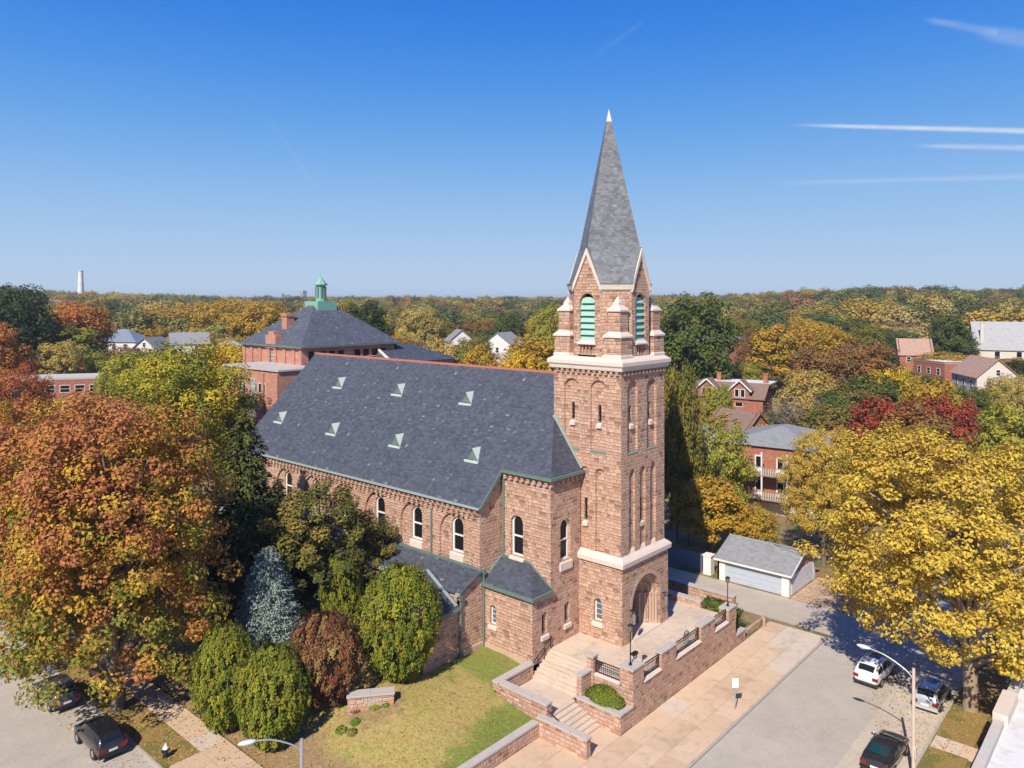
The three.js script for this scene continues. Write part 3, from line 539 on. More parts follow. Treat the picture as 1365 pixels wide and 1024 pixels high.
    new B().ring(...s1, [[0, 26.95], [.1, 26.98], [.1, 27.1], [-.3, 27.5], [-.7, 27.5]]).to('buttress_cap', M.trim, butt); new B().ring(...s2, [[0, 29.05], [.1, 29.08], [.1, 29.2], [-.3, 29.6], [-.3, 29.75], [-.56, 30.3]]).to('pinnacle', M.trim, butt); new B().ring(...s1, [[.06, 25.2], [.06, 25.5], [0, 25.6]]).to('buttress_foot', M.trim, butt);
  }
  // spire
  const sp = new B(), f = (h) => (tip - h) / (tip - ga);
  for (let k = 0; k < 4; k++) {
    const u = 1.0, a = P(k, -w * u, 0, ga), b = P(k, 0, -w * u, ga), r = f(cap) * w;
    sp.poly([a, b, P(k, 0, -r, cap), P(k, -r, 0, cap)]);
    const q = .16; sp.poly([P(k, -w - q, -c - .02, he), P(k, -c - .02, -w - q, he), P(k, 0, -w * u, ga), P(k, -w * u, 0, ga)]);
  }
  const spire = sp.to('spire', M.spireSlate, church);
  const rr = f(cap) * w + .06, fin = new B(); for (let k = 0; k < 4; k++) fin.poly([P(k, -rr, 0, cap - .15), P(k, 0, -rr, cap - .15), P(k, 0, 0, tip)]); fin.to('spire_cap', M.trim, spire);
}

// ================================================================ TERRACE, STAIRS, WALLS
const TER = 2.65, LAND = 1.2;
structure('terrace_core', new B().box(-3.62, 11.2, -.2, TER - .1, -.2, 4.19).box(-4.64, 11.2, -.2, TER - .1, -3.62, -.2).geo(), M.kerb);
pavement('terrace', steps(-4.64, 11.2, 7), [-3.62, -1.9, -.2], TER, terraceSlab, .014);
pavement('terrace', steps(-3.62, 11.2, 6), [-.2, 2.0, 4.18], TER, terraceSlab, .014, (x0, x1, v0) => x0 > .2 && x1 < 7 && v0 > .1);
pavement('terrace', steps(7.08, 11.2, 2), [4.18, 6.4, 8.6], TER, terraceSlab, .014);
structure('terrace_core', new B().box(7.08, 11.2, -.2, TER - .1, 4.19, 8.6).geo(), M.kerb);
pavement('landing', steps(-9.4, -6.14, 2), [.0, 2.0, 4.02], LAND, terraceSlab, .014);
structure('landing_core', new B().box(-9.4, -6.14, -.2, LAND - .1, 0, 4.02).geo(), M.kerb);
{
  const up = thing('terrace_steps', 'broad upper flight of pale stone steps from landing to terrace beside porch wall', 'steps', 0, 0, 0), n = 8, rise = (TER - LAND) / n;
  for (let i = 0; i < n; i++) { const x0 = -6.12 + i * .315; new B().box(x0, -3.6, LAND + i * rise - (i ? .04 : .1), LAND + (i + 1) * rise, -.18, 4.17).to('step', terraceSlab[i % 3], up); }
  const lo = thing('entrance_steps', 'lower flight of stone steps climbing from pavement between low granite walls', 'steps', 0, 0, 0), m = 7, r2 = (LAND - .12) / m;
  for (let i = 0; i < m; i++) new B().box(-9.92, -6.58, .12 + i * r2 - .1, .12 + (i + 1) * r2, -2.5 + i * .36, .0).to('step', terraceSlab[(i + 1) % 3], lo);
}
function copedWall(root, X0, X1, h0, h1, V0, V1, over = .05, mat = M.granite) {
  new B().box(X0, X1, h0, h1 - .13, V0, V1).to('wall', mat, root);
  const L = Math.max(X1 - X0, V1 - V0), n = Math.max(1, Math.round(L / 1.6)), along = X1 - X0 > V1 - V0;
  for (let i = 0; i < n; i++) { const a = i / n, b = (i + 1) / n, g = .006; along ? new B().box(lerp(X0, X1, a) + (i ? g : -over), lerp(X0, X1, b) - (i < n - 1 ? g : -over), h1 - .13, h1, V0 - over, V1 + over).to('coping_stone', M.coping, root) : new B().box(X0 - over, X1 + over, h1 - .13, h1, lerp(V0, V1, a) + (i ? g : -over), lerp(V0, V1, b) - (i < n - 1 ? g : -over)).to('coping_stone', M.coping, root); }
}
{
  const t = thing('terrace_wall', 'granite street wall of the church terrace with raised piers and railing gaps', 'wall');
  new B().box(-3.56, 11.36, -.1, 2.62, -4.15, -3.63).to('wall', M.granite, t);
  for (const [a, b, top] of [[-1.05, 1.08, 3.9], [5.1, 7.4, 3.88]]) copedWall(t, a, b, 2.62, top, -4.17, -3.61);
  copedWall(t, 9.95, 11.38, 2.62, 3.75, -4.19, -3.3); copedWall(t, -4.98, -3.55, -.1, 4.05, -4.17, -3.06);
  for (const [a, b] of [[-3.54, -1.06], [1.09, 5.09], [7.41, 9.94]]) { const n = Math.round((b - a) / 1.3); for (let i = 0; i < n; i++) new B().wedge(lerp(a, b, i / n) + .005, lerp(a, b, (i + 1) / n) - .005, -4.23, -3.58, 2.62, [2.7, 2.7, 2.78, 2.78]).to('sill_stone', M.trim, t); }
  new B().box(11.38, 13.3, -.1, .95, -4.13, -3.7).to('wall', M.granite, t); new B().box(11.42, 13.36, .95, 1.06, -4.18, -3.66).to('coping_stone', M.coping, t);
  const e = thing('terrace_end_wall', 'short granite wall closing the shaded end of the terrace behind the tower', 'wall'); copedWall(e, 11.25, 11.8, -.1, 3.2, -.85, 8.6);
  const al = thing('alley_wall', 'low granite wall along the alley opposite the garage', 'wall'); copedWall(al, 18.4, 18.95, -.1, 1.45, -.6, 9.5);
  new B().box(14.2, 18.4, -.1, .5, -3.9, -3.6).to('wall', M.granite, al);
  const w = thing('landing_wall', 'granite parapet wall wrapping round the stair landing beside the lawn', 'wall'); copedWall(w, -9.96, -9.42, -.1, 2.3, -.4, 4.04); copedWall(w, -9.96, -6.04, -.1, 2.297, 4.06, 4.62);
  const s = thing('stair_wing_wall', 'low granite wing wall ending on the pavement beside the entrance steps', 'wall'); copedWall(s, -10.42, -9.97, -.1, 1.5, -4.1, -.0);
  const l = thing('lawn_wall', 'low granite retaining wall with pale coping along the lawn edge', 'wall'); copedWall(l, -27.5, -10.44, -.1, 1.14, -.06, .44);
  const p = thing('planter', 'raised granite planter box at the foot of the terrace corner pier', 'planter');
  copedWall(p, -6.55, -6.15, -.1, 1.5, -4.15, -.48); copedWall(p, -6.13, -5.0, -.1, 1.497, -4.15, -3.8); new B().box(-6.14, -4.9, .2, 1.36, -3.79, -.5).to('earth', M.soil, p);
  copedWall(p, -6.3, -5.12, .1, 3.0, -.66, -.22); copedWall(p, -5.1, -4.52, -.1, 4.0, -.82, -.24);
  new B().box(-4.96, -4.62, -.1, 2.62, -3.05, -.83).to('wall', M.granite, p); for (let i = 0; i < 2; i++) new B().wedge(-5.04, -4.55, -3.04 + i * 1.1, -1.95 + i * 1.11, 2.62, [2.7, 2.78, 2.78, 2.7]).to('sill_stone', M.trim, p);
}
function railing(label, a, b, h0, h1, arched) {
  const r = thing('railing', label, 'railing', 0, 0, 0, 0, 'iron railings of the terrace'), L = Math.hypot(b[0] - a[0], b[1] - a[1]), P = (t, h) => [lerp(a[0], b[0], t), h, lerp(a[1], b[1], t)];
  for (const [h, w] of [[h0 + .08, .05], [h1, .055], [h1 - .2, .035]]) new B().bar(P(0, h), P(1, h), w, w).to('rail', M.iron, r);
  const n = Math.round(L / .17); for (let i = 0; i <= n; i++) new B().bar(P(i / n, h0), P(i / n, h1 + (i % 4 ? 0 : .06)), i === 0 || i === n ? .06 : .028).to('bar', M.iron, r);
  if (arched) { const c = .5, half = .4 / L; let q = null; for (let i = 0; i <= 12; i++) { const t = i / 12 * Math.PI, p = P(c - Math.cos(t) * half, h1 + Math.sin(t) * .38); if (q) new B().bar(q, p, .04).to('arch_bar', M.iron, r); q = p; }
    for (const k of [-.5, 0, .5]) new B().bar(P(c + k * half, h1), P(c + k * half, h1 + .3), .025).to('bar', M.iron, r); for (let j = 0; j < 5; j++) new B().bar(P(c - half, h0 + .25 + j * .2), P(c + half, h0 + .25 + j * .2), .025).to('rail', M.iron, r); }
}
railing('short iron railing panel beside the terrace corner pier facing the street', [-3.52, -3.9], [-1.08, -3.9], 2.78, 3.72);
railing('wide iron railing panel with a raised round arch in the middle', [1.11, -3.9], [5.07, -3.9], 2.78, 3.72, true);
railing('short iron railing panel beside the alley end pier of the terrace', [7.43, -3.9], [9.92, -3.9], 2.78, 3.72);
railing('iron railing panel above the planter between corner pier and post', [-4.79, -3.03], [-4.79, -.86], 2.78, 3.66);
{
  const r = thing('handrail', 'sloping iron handrail fixed along the porch wall above the upper steps', 'handrail'); new B().bar([-6.4, 2.1, 4.08], [-3.7, 3.6, 4.08], .06).to('rail', M.iron, r); for (let i = 0; i < 4; i++) { const t = .06 + i * .29, X = lerp(-6.4, -3.7, t), h = lerp(2.1, 3.6, t); new B().bar([X, h, 4.08], [X, LAND + Math.max(0, (X + 6.12) / 2.52) * 1.45, 4.1], .04).to('post', M.iron, r); }
  const q = thing('handrail', 'thin iron handrail following the wing wall beside the entrance steps', 'handrail'); new B().bar([-9.8, 1.95, .0], [-9.8, .95, -2.6], .05).to('rail', M.iron, q); for (const [v, h] of [[-.05, 1.93], [-2.5, .98]]) new B().bar([-9.8, h, v], [-9.8, h - .85, v], .045).to('post', M.iron, q);
}
function terraceLamp(X, V, h, H, label) {
  const t = thing('terrace_lamp', label, 'lamp', X, h, V, 0, 'lamp posts on the terrace wall');
  new B().cyl(0, 0, 0, .12, .14, .1, 10).to('base', M.iron, t); new B().cyl(0, 0, .1, H - .55, .045, .035, 8).to('post', M.iron, t);
  const l = new B().cyl(0, 0, H - .56, H - .5, .06, .14, 6).cyl(0, 0, H - .1, H + .06, .24, .02, 6).to('lantern_cap', M.iron, t); new B().cyl(0, 0, H - .5, H - .1, .13, .2, 6).to('lantern_glass', std({ color: rgb(.16, .14, .11), roughness: .3 }), l);
}
terraceLamp(-4.45, -3.6, 4.05, 2.9, 'slender black lamp post standing on the terrace corner pier'); terraceLamp(10.6, -3.75, 3.75, 2.5, 'black lamp post on the terrace pier beside the hedge');
for (const [X, l] of [[1.12, 'black iron wall lantern on the nave side of the church portal'], [6.1, 'black iron wall lantern on the alley side of the church portal']]) {
  const t = thing('wall_lantern', l, 'lantern', X, 4.2, -.02, 0, 'lanterns flanking the church portal'); new B().bar([0, 1.05, .01], [0, 1.2, -.45], .07).bar([0, .55, .01], [0, 1.1, -.4], .04).to('bracket', M.iron, t); new B().cyl(0, -.36, .85, 1.05, .2, .03, 6).cyl(0, -.36, -.05, .05, .04, .12, 6).to('cap', M.iron, t); new B().cyl(0, -.36, .05, .85, .12, .18, 6).to('glass', std({ color: rgb(.2, .2, .19), roughness: .25 }), t);
}
{
  const t = thing('floodlight', 'small black floodlight on a bracket behind the terrace corner pier', 'floodlight', -3.1, TER, -3.1); new B().bar([0, 0, 0], [0, 1.25, 0], .06).to('post', M.iron, t); new B().box(-.28, .28, 1.5, 1.68, -.14, .14).to('housing', M.iron, t); new B().bar([-.2, 1.5, 0], [0, 1.22, 0], .06).bar([.24, 1.5, 0], [.24, 1.2, 0], .06).bar([.24, 1.2, 0], [0, 1.22, 0], .06).to('bracket', M.iron, t);
  const s = thing('street_sign', 'small white parking sign on a grey post by the kerb', 'sign', 1.72, .12, -8.6, -.75); new B().bar([0, 0, 0], [0, 2.3, 0], .06).to('post', M.galv, s);
  const sm = std({ color: rgb(.82, .82, .82), roughness: .45 }); for (const k of [-1, 1]) new B().box(k * .13 - .115, k * .13 + .115, 1.66, 2.34, -.06, -.035).to('plate', sm, s);
  const b = thing('bollard', 'short stone marker post at the corner of pavement and alley', 'post', 16.75, .1, -4.35); new B().cyl(0, 0, 0, .75, .13, .11, 10).cyl(0, 0, .75, .86, .13, .05, 10).to('shaft', M.granite, b);
}
// address wall
const font = await new FontLoader().loadAsync('fonts/droid/droid_sans_bold.typeface.json');
{
  const A = onGround(463, 950, 1.7), C = onGround(525, 944, 1.7), L = Math.hypot(C.X - A.X, C.V - A.V), turn = Math.atan2(-(-(C.V) + A.V), C.X - A.X);
  const t = thing('address_wall', 'short granite wall with pale coping and house number 3221 by the lawn', 'wall', A.X, 1.62, A.V, Math.atan2(C.V - A.V, C.X - A.X));
  new B().box(0, L, -.4, 1.05, 0, .7).to('wall', M.granite, t); for (let i = 0; i < 2; i++) new B().box(i * L / 2 - (i ? -.006 : .06), (i + 1) * L / 2 + (i ? .06 : -.006), 1.05, 1.2, -.07, .77).to('coping_stone', M.coping, t);
  const g = new TextGeometry('3221', { font, size: .34, depth: .03, curveSegments: 4 }); g.translate(L * .36, .55, 0.005); part('numbers', g, std({ color: rgb(.62, .63, .65), roughness: .35, metalness: .4 }), t);
}
// ---- garage, fence and gate post across the alley
{
  const g = thing('garage', 'low white garage with grey shingle roof and wide pale blue door beside the alley', 'garage'), x0 = 25.35, x1 = 32.6, v0 = -3.25, v1 = 4.5, e = 2.35, rx = 28.97, rh = 4.0;
  const blue = std({ map: stoneTrimMap, color: rgb(.42, .48, .57), roughness: .6 });
  new B().wall('V', v0 + .05, [[x0 + .05, 0], [x1 - .05, 0], [x1 - .05, e], [rx, rh - .1], [x0 + .05, e]], [], .2).to('gable_wall', M.brickTan, g); new B().wall('-V', v1, [[x0, 0], [x1, 0], [x1, e], [rx, rh - .1], [x0, e]], [], .2).to('gable_wall', M.sidingWhite, g); new B().wall('-X', x1, box4(v0, v1, 0, e), [], .2).to('wall', M.sidingWhite, g);
  for (const [a, b] of [[v0, v0 + .75], [v1 - .85, v1]]) new B().box(x0, x0 + .6, 0, e, a, b).to('pillar', M.whitePaint, g); new B().box(x1 - .6, x1, 0, e, v0, v0 + .3).to('pillar', M.whitePaint, g);
  for (let i = 0; i < 4; i++) new B().box(x0 + .12, x0 + .2, .04 + i * .52, .54 + i * .52, v0 + .76, v1 - .86).to('door_panel', blue, g);
  for (let i = 0; i < 4; i++) new B().box(x0 + .75, x1 - .75, .05 + i * .5, .53 + i * .5, v0 - .02, v0 + .04).to('door_panel', M.sidingWhite, g);
  const r = new B().slab([[x0 - .3, e - .05, v0 - .35], [rx, rh, v0 - .35], [rx, rh, v1 + .3], [x0 - .3, e - .05, v1 + .3]], .1).slab([[x1 + .3, e - .05, v0 - .35], [rx, rh, v0 - .35], [rx, rh, v1 + .3], [x1 + .3, e - .05, v1 + .3]], .1); r.to('roof', M.shingleGrey, g);
  new B().box(x0 - .36, x0 - .3, e - .22, e - .04, v0 - .35, v1 + .3).bar([x0 - .3, e - .16, v0 - .38], [rx, rh - .11, v0 - .38], .06, .2).bar([x1 + .3, e - .16, v0 - .38], [rx, rh - .11, v0 - .38], .06, .2).to('fascia', M.whitePaint, g);
  const f = thing('fence', 'tall blue grey board fence along the alley behind the white gate post', 'fence'), fm = std({ map: stoneTrimMap, color: rgb(.17, .22, .30) });
  for (let i = 0; i < 11; i++) { const a = 6.9 + i * 2.4; new B().box(26.3, 26.36, .08, 1.9, a + .06, a + 2.34).to('panel', fm, f); new B().box(26.25, 26.4, 0, 2.0, a - .06, a + .06).to('post', fm, f); }
  const p = thing('gate_post', 'square white gate post standing between fence and garage', 'post', 26.2, 0, 5.95); new B().box(-.45, .45, 0, 2.0, -.45, .45).to('shaft', M.whitePaint, p); new B().box(-.52, .52, 2.0, 2.15, -.52, .52).to('cap', M.whitePaint, p);
  const w = thing('power_line', 'thin dark overhead cables crossing above the garage roof', 'cable'); const wires = [[950, 700, 1150, 752], [1000, 706, 1150, 748]];
  for (const [a, b, c, d] of wires) { const A = onX(a, b, 33), C = onX(c, d, 24), pts = []; for (let i = 0; i <= 10; i++) { const t = i / 10; pts.push(new THREE.Vector3(lerp(A.X, C.X, t), lerp(A.h, C.h, t) - .35 * Math.sin(Math.PI * t), -lerp(A.V, C.V, t))); } part('cable', new THREE.TubeGeometry(new THREE.CatmullRomCurve3(pts), 20, .025, 5), M.iron, w); }
}
// ---- white flat-roofed building on the near side of the street
{
  const b = thing('flat_roof_building', 'flat white roofed building with stone parapet on the far side of the street', 'building'), h = 4.5, v1 = -24.45, x0 = -14, x1 = 60, v0 = -52;
  new B().box(x0, x1, -.1, h - .35, v0, v1 - .02).to('walls', M.brickTan, b); new B().box(x0 + .5, x1, h - .36, h - .3, v0, v1 - .52).to('roof_membrane', M.roofWhite, b);
  for (let i = 0; i < 30; i++) { const a = x0 + i * 2.2; if (a > 3.6 && a < 6.6) continue; new B().box(a, a + 2.18, h - .4, h + .02 + (i % 3) * .01, v1 - .5, v1).to('parapet_stone', std({ map: stoneTrimMap, color: rgb(.50 + (i % 2) * .03, .49, .46) }), b); }
  new B().box(3.8, 7.4, h - .4, h + .3, v1 - .7, v1 + .12).to('parapet_block', M.trim, b);
  const vp = new B().cyl(2.2, -28.4, h - .4, h + .35, .09, .09, 8).box(2.1, 2.45, h + .3, h + .45, -28.5, -28.3).to('vent_pipe', M.iron, b);
}
// ---- street lamps
function streetLamp(X, V, H, ax, av, label, mat) {
  const t = thing('street_lamp', label, 'street lamp', X, 0, V), L = Math.hypot(ax, av), pts = [[0, H - .7], [.12, H - .35], [.4, H + .05], [.7, H + .32], [1, H + .42]].map(([k, h]) => new THREE.Vector3(ax * k, h, -av * k));
  new B().cyl(0, 0, 0, .5, .2, .16, 12).to('base', mat, t); new B().cyl(0, 0, .4, H, .13, .09, 12).to('pole', mat, t);
  part('arm', new THREE.TubeGeometry(new THREE.CatmullRomCurve3(pts), 18, .045, 7), M.galv, t);
  const hd = new THREE.SphereGeometry(1, 14, 8); hd.scale(.46, .12, .17); hd.rotateY(Math.atan2(av, ax)); hd.translate(ax * (1 + .38 / L), H + .42, -av * (1 + .38 / L)); const head = part('lamp_head', hd, std({ color: rgb(.6, .63, .66), roughness: .35 }), t);
  const gl = new THREE.SphereGeometry(1, 12, 6); gl.scale(.26, .1, .13); gl.rotateY(Math.atan2(av, ax)); gl.translate(ax * (1 + .42 / L), H + .35, -av * (1 + .42 / L)); part('lens', gl, std({ color: rgb(.5, .5, .48), roughness: .2 }), head);
  return t;
}
{
  const l = streetLamp(1.5, -20.5, 7.05, .1, 2.6, 'tan street lamp with curved arm beside the parked dark sedan', M.poleTan);
  new B().box(-.34, .0, 1.6, 2.3, -.2, -.17).to('sign_plate', M.whitePaint, l);
  const q = atDepth(402, 988, 39.9); streetLamp(q.X, q.V, 7.0, -2.1, 1.0, 'grey street lamp with curved arm reaching over the side walk hedges', M.galv);
}
// ---- fire hydrant
{
  const t = thing('fire_hydrant', 'dark fire hydrant with white cap on the leafy verge', 'hydrant', -28.3, .1, 16.8), bm = std({ color: rgb(.02, .02, .022), roughness: .5 }), wm = std({ color: rgb(.7, .7, .7), roughness: .4 });
  new B().cyl(0, 0, 0, .1, .22, .2, 12).cyl(0, 0, .1, .55, .15, .15, 12).to('barrel', bm, t); new B().cyl(0, 0, .55, .62, .2, .19, 12).cyl(0, 0, .62, .82, .18, .06, 12).cyl(0, 0, .82, .9, .05, .05, 6).to('bonnet', wm, t);
  new B().bar([-.26, .42, 0], [.26, .42, 0], .13).bar([0, .4, 0], [0, .4, -.26], .16).to('nozzle', bm, t);
}

// ================================================================ CARS (nose towards +x in their own axes)
function car(label, X, V, turn, spec, group) {
  const { L, W, paint, st, glass0 } = spec, t = thing(spec.kind, label, 'car', X, STREET + .006, V, turn, group);
  // stations along the length: [x, sill height, belt height, roof height, half width sill, half width belt, half width roof]
  const ring = (s) => { const [x, y0, yb, yr, ws, wb, wr] = s; return [[0, y0], [ws * .82, y0], [ws, y0 + .12], [wb, (y0 + yb) * .52], [wb, yb - .12], [wb - .035, yb], [lerp(wb - .05, wr + .06, .93), lerp(yb, yr, .90)], [wr - .04, yr - .035], [wr * .55, yr + .012], [0, yr + .022]].map(([z, y]) => [x, y, z]); };
  const pos = [], idx = [], N = 10, full = 2 * N - 2;
  const rows = st.map((s) => { const h = ring(s), o = h.slice(); for (let i = N - 2; i > 0; i--) o.push([h[i][0], h[i][1], -h[i][2]]); return o; });
  rows.forEach((r) => r.forEach((p) => pos.push(...p)));
  for (let i = 0; i < rows.length - 1; i++) for (let k = 0; k < full; k++) { const a = i * full + k, b = i * full + (k + 1) % full, c = a + full, d = b + full; idx.push(a, b, c, b, d, c); }
  for (const e of [0, rows.length - 1]) { const c = pos.length / 3, r = rows[e]; pos.push(r[0][0] + (e ? .05 : -.05), (r[0][1] + r[N - 1][1]) / 2, 0); for (let k = 0; k < full; k++) { const a = e * full + k, b = e * full + (k + 1) % full; e ? idx.push(a, b, c) : idx.push(b, a, c); } }
  const g = new THREE.BufferGeometry(); g.setAttribute('position', new THREE.Float32BufferAttribute(pos, 3)); g.setIndex(idx); g.computeVertexNormals();
  const pm = new THREE.MeshPhysicalMaterial({ color: rgb(...paint), metalness: spec.metal ?? .1, roughness: .35, clearcoat: 1, clearcoatRoughness: .04 }), gm = new THREE.MeshPhysicalMaterial({ color: rgb(...(glass0 ?? [.012, .016, .02])), roughness: .05, specularIntensity: .9 }), blk = std({ color: rgb(.015, .015, .016), roughness: .6 });
  const body = part('body', g, pm, t);
  const at = (x) => { let i = 0; while (i < st.length - 2 && st[i + 1][0] < x) i++; const a = st[i], b = st[i + 1], k = clamp01((x - a[0]) / (b[0] - a[0])); return a.map((v, j) => lerp(v, b[j], k)); };
  const side = (x, f, sgn, out = .012) => { const s = at(x), h = ring(s), a = h[5], b = h[6]; return [x, lerp(a[1], b[1], f), sgn * (lerp(a[2], b[2], f) + out)]; };
  const quad = (name, q, m, parent = t) => { const b = new B(); b.tri(q[0], q[1], q[2]); b.tri(q[0], q[2], q[3]); return b.to(name, m, parent); };
  for (const [x0, x1, f0, f1, g0, g1] of spec.side) for (const s of [-1, 1]) quad('side_window', [side(x0, f0, s), side(x1, f0, s), side(x1, g1, s), side(x0, g0, s)], gm);
  const across = (name, xa, xb, m, fa = .9, fb = .9) => { // glass between two stations, across the car
    const b = new B(), n = 6, steps = 8, row = (j, k) => { const x = lerp(xa, xb, j / steps), s = at(x), f = lerp(fa, fb, j / steps); return [x + spec.lift * (name === 'windscreen' ? 1 : name === 'sunroof' ? 0 : -1), s[3] + .045 - Math.abs(k) ** 2 * .03, (s[6] - .03) * f * k]; };
    for (let j = 0; j < steps; j++) for (let i = 0; i < n; i++) { const k0 = -1 + 2 * i / n, k1 = -1 + 2 * (i + 1) / n, A = row(j, k0), C = row(j, k1), D = row(j + 1, k1), E = row(j + 1, k0); b.tri(A, C, D); b.tri(A, D, E); } return b.to(name, m, t); };
  across('windscreen', ...spec.front, gm, .95, .9); across('rear_window', ...spec.rear, gm, .9, .93);
  if (spec.sunroof) across('sunroof', ...spec.sunroof, gm, .6, .6);
  for (const s of [-1, 1]) {
    const q = at(-L / 2 + .08), yb = q[2]; const b = new B(); b.box(-L / 2 - .035, -L / 2 + .22, yb - .36, yb - .12, s > 0 ? W / 2 - .42 : -W / 2 + .03, s > 0 ? W / 2 - .03 : -W / 2 + .42); b.to('tail_light', std({ color: rgb(.22, .008, .012), roughness: .2 }), t);
    const f = at(L / 2 - .1), c = new B(); c.box(L / 2 - .3, L / 2 + .02, f[2] - .3, f[2] - .14, s > 0 ? W / 2 - .5 : -W / 2 + .1, s > 0 ? W / 2 - .1 : -W / 2 + .5); c.to('headlight', std({ color: rgb(.6, .6, .62), roughness: .1 }), t);
    const m = new THREE.SphereGeometry(1, 10, 7); m.scale(.07, .09, .13); m.translate(spec.mirror, at(spec.mirror)[2] + .06, s * (W / 2 + .1)); part('wing_mirror', m, pm, t);
    for (const x of spec.axles) {
      const tyre = new THREE.TorusGeometry(spec.wheel - .09, .1, 8, 22); tyre.scale(1, 1, 1.15); tyre.translate(x, spec.wheel, s * (W / 2 - .09)); const ty = part('wheel', tyre, blk, t);
      const rim = new THREE.CylinderGeometry(spec.wheel - .12, spec.wheel - .12, .16, 18); rim.rotateX(Math.PI / 2); rim.translate(x, spec.wheel, s * (W / 2 - .08)); part('rim', rim, std({ color: rgb(.5, .5, .52), roughness: .3, metalness: .7 }), ty);
      const arch2 = new THREE.CylinderGeometry(spec.wheel + .06, spec.wheel + .06, .3, 20); arch2.rotateX(Math.PI / 2); arch2.translate(x, spec.wheel + .01, s * (W / 2 - .16)); part('wheel_arch', arch2, blk, t);
    }
  }
  const pb = at(-L / 2 + .05); new B().box(-L / 2 - .06, -L / 2 + .05, pb[2] - .42, pb[2] - .28, -.26, .26).to('number_plate', std({ color: rgb(.72, .72, .74), roughness: .5 }), t);
  new B().box(-L / 2 - .05, -L / 2 + .2, .3, .46, -W / 2 + .06, W / 2 - .06).to('rear_bumper', spec.bumper ?? blk, t);
  if (spec.rails) for (const s of [-1, 1]) new B().bar([spec.rails[0], at(spec.rails[0])[3] + .06, s * .58], [spec.rails[1], at(spec.rails[1])[3] + .06, s * .58], .045).to('roof_rail', spec.railMat ?? M.galv, t);
  return t;
}
const suvSt = (k = 1) => [[-2.34, .42, .98, 1.0, .74, .80, .62], [-2.28, .36, 1.04, 1.18, .84, .88, .66], [-2.1, .33, 1.08, 1.42, .88, .925, .66], [-1.8, .32, 1.08, 1.62, .9, .93, .66], [-1.0, .32, 1.07, 1.69, .9, .935, .69], [.1, .32, 1.05, 1.68, .9, .935, .69], [.55, .32, 1.04, 1.6, .9, .93, .68], [1.25, .32, 1.03, 1.1, .9, .925, .72], [1.9, .34, .95, .98, .88, .9, .7], [2.22, .4, .85, .88, .8, .84, .62], [2.33, .45, .76, .78, .7, .74, .55]];
const suv = { kind: 'parked_suv', L: 4.68, W: 1.86, wheel: .36, axles: [-1.36, 1.38], side: [[-1.95, -1.1, .12, .12, .75, .92], [-1.0, -.1, .08, .08, .93, .93], [0, .95, .08, .08, .93, .45]], front: [1.2, .52], rear: [-2.22, -1.86], lift: .03, mirror: .82, st: suvSt() };
const sedanSt = [[-2.4, .42, .92, .95, .74, .78, .6], [-2.3, .36, 1.0, 1.03, .84, .86, .66], [-1.75, .32, 1.02, 1.08, .88, .91, .66], [-.95, .3, 1.0, 1.42, .89, .915, .6], [-.4, .3, .98, 1.47, .89, .915, .62], [.3, .3, .97, 1.44, .89, .915, .62], [1.15, .3, .95, 1.02, .89, .91, .7], [1.9, .32, .86, .89, .87, .88, .68], [2.28, .38, .74, .77, .8, .82, .6], [2.4, .44, .66, .68, .68, .7, .5]];
const wagonSt = [[-2.28, .42, .93, .96, .72, .77, .6], [-2.2, .35, .99, 1.12, .82, .85, .64], [-2.0, .32, 1.0, 1.38, .86, .89, .62], [-1.7, .31, 1.0, 1.5, .87, .9, .62], [-.6, .3, .98, 1.53, .87, .905, .63], [.2, .3, .97, 1.5, .87, .905, .63], [1.05, .3, .95, 1.04, .87, .9, .68], [1.8, .32, .87, .9, .85, .87, .66], [2.18, .38, .75, .78, .78, .8, .6], [2.28, .44, .66, .68, .66, .7, .5]];
car('white crossover car in the street beside the big yellow tree', 13.95, -14.75, -.05, { ...suv, paint: [.80, .80, .80], sunroof: [-.55, .4], rails: [-1.6, .3], bumper: std({ color: rgb(.03, .03, .03) }) });
car('silver estate car parked at the kerb beside the yellow tree trunk', 12.95, -19.0, 0, { kind: 'parked_estate_car', L: 4.56, W: 1.8, wheel: .33, axles: [-1.32, 1.36], side: [[-1.85, -1.05, .12, .12, .8, .93], [-.95, -.1, .08, .08, .93, .93], [0, .85, .08, .08, .93, .4]], front: [1.0, .22], rear: [-2.14, -1.76], lift: .03, mirror: .72, st: wagonSt, paint: [.50, .52, .55], metal: .5, sunroof: [-.5, .1], rails: [-1.6, .2], bumper: std({ color: rgb(.45, .46, .48), roughness: .4 }) });
car('dark grey sedan parked under the tan street lamp', 2.75, -18.55, 0, { kind: 'parked_sedan', L: 4.8, W: 1.83, wheel: .33, axles: [-1.42, 1.42], side: [[-1.3, -.45, .1, .08, .5, .93], [-.35, .95, .08, .08, .93, .35]], front: [1.12, .32], rear: [-1.7, -.98], lift: .03, mirror: .78, st: sedanSt, paint: [.028, .030, .034], metal: .4, glass0: [.01, .04, .05] });
car('black sport utility car parked on the side street by the hydrant', -30.62, 21.6, Math.PI / 2, { ...suv, paint: [.012, .012, .014], sunroof: [-.6, .4], rails: [-1.6, .3], railMat: M.iron });
car('dark grey car half hidden under the orange maple on the side street', -30.5, 30.2, Math.PI / 2, { ...suv, kind: 'parked_hatchback', paint: [.09, .1, .11], metal: .4 });

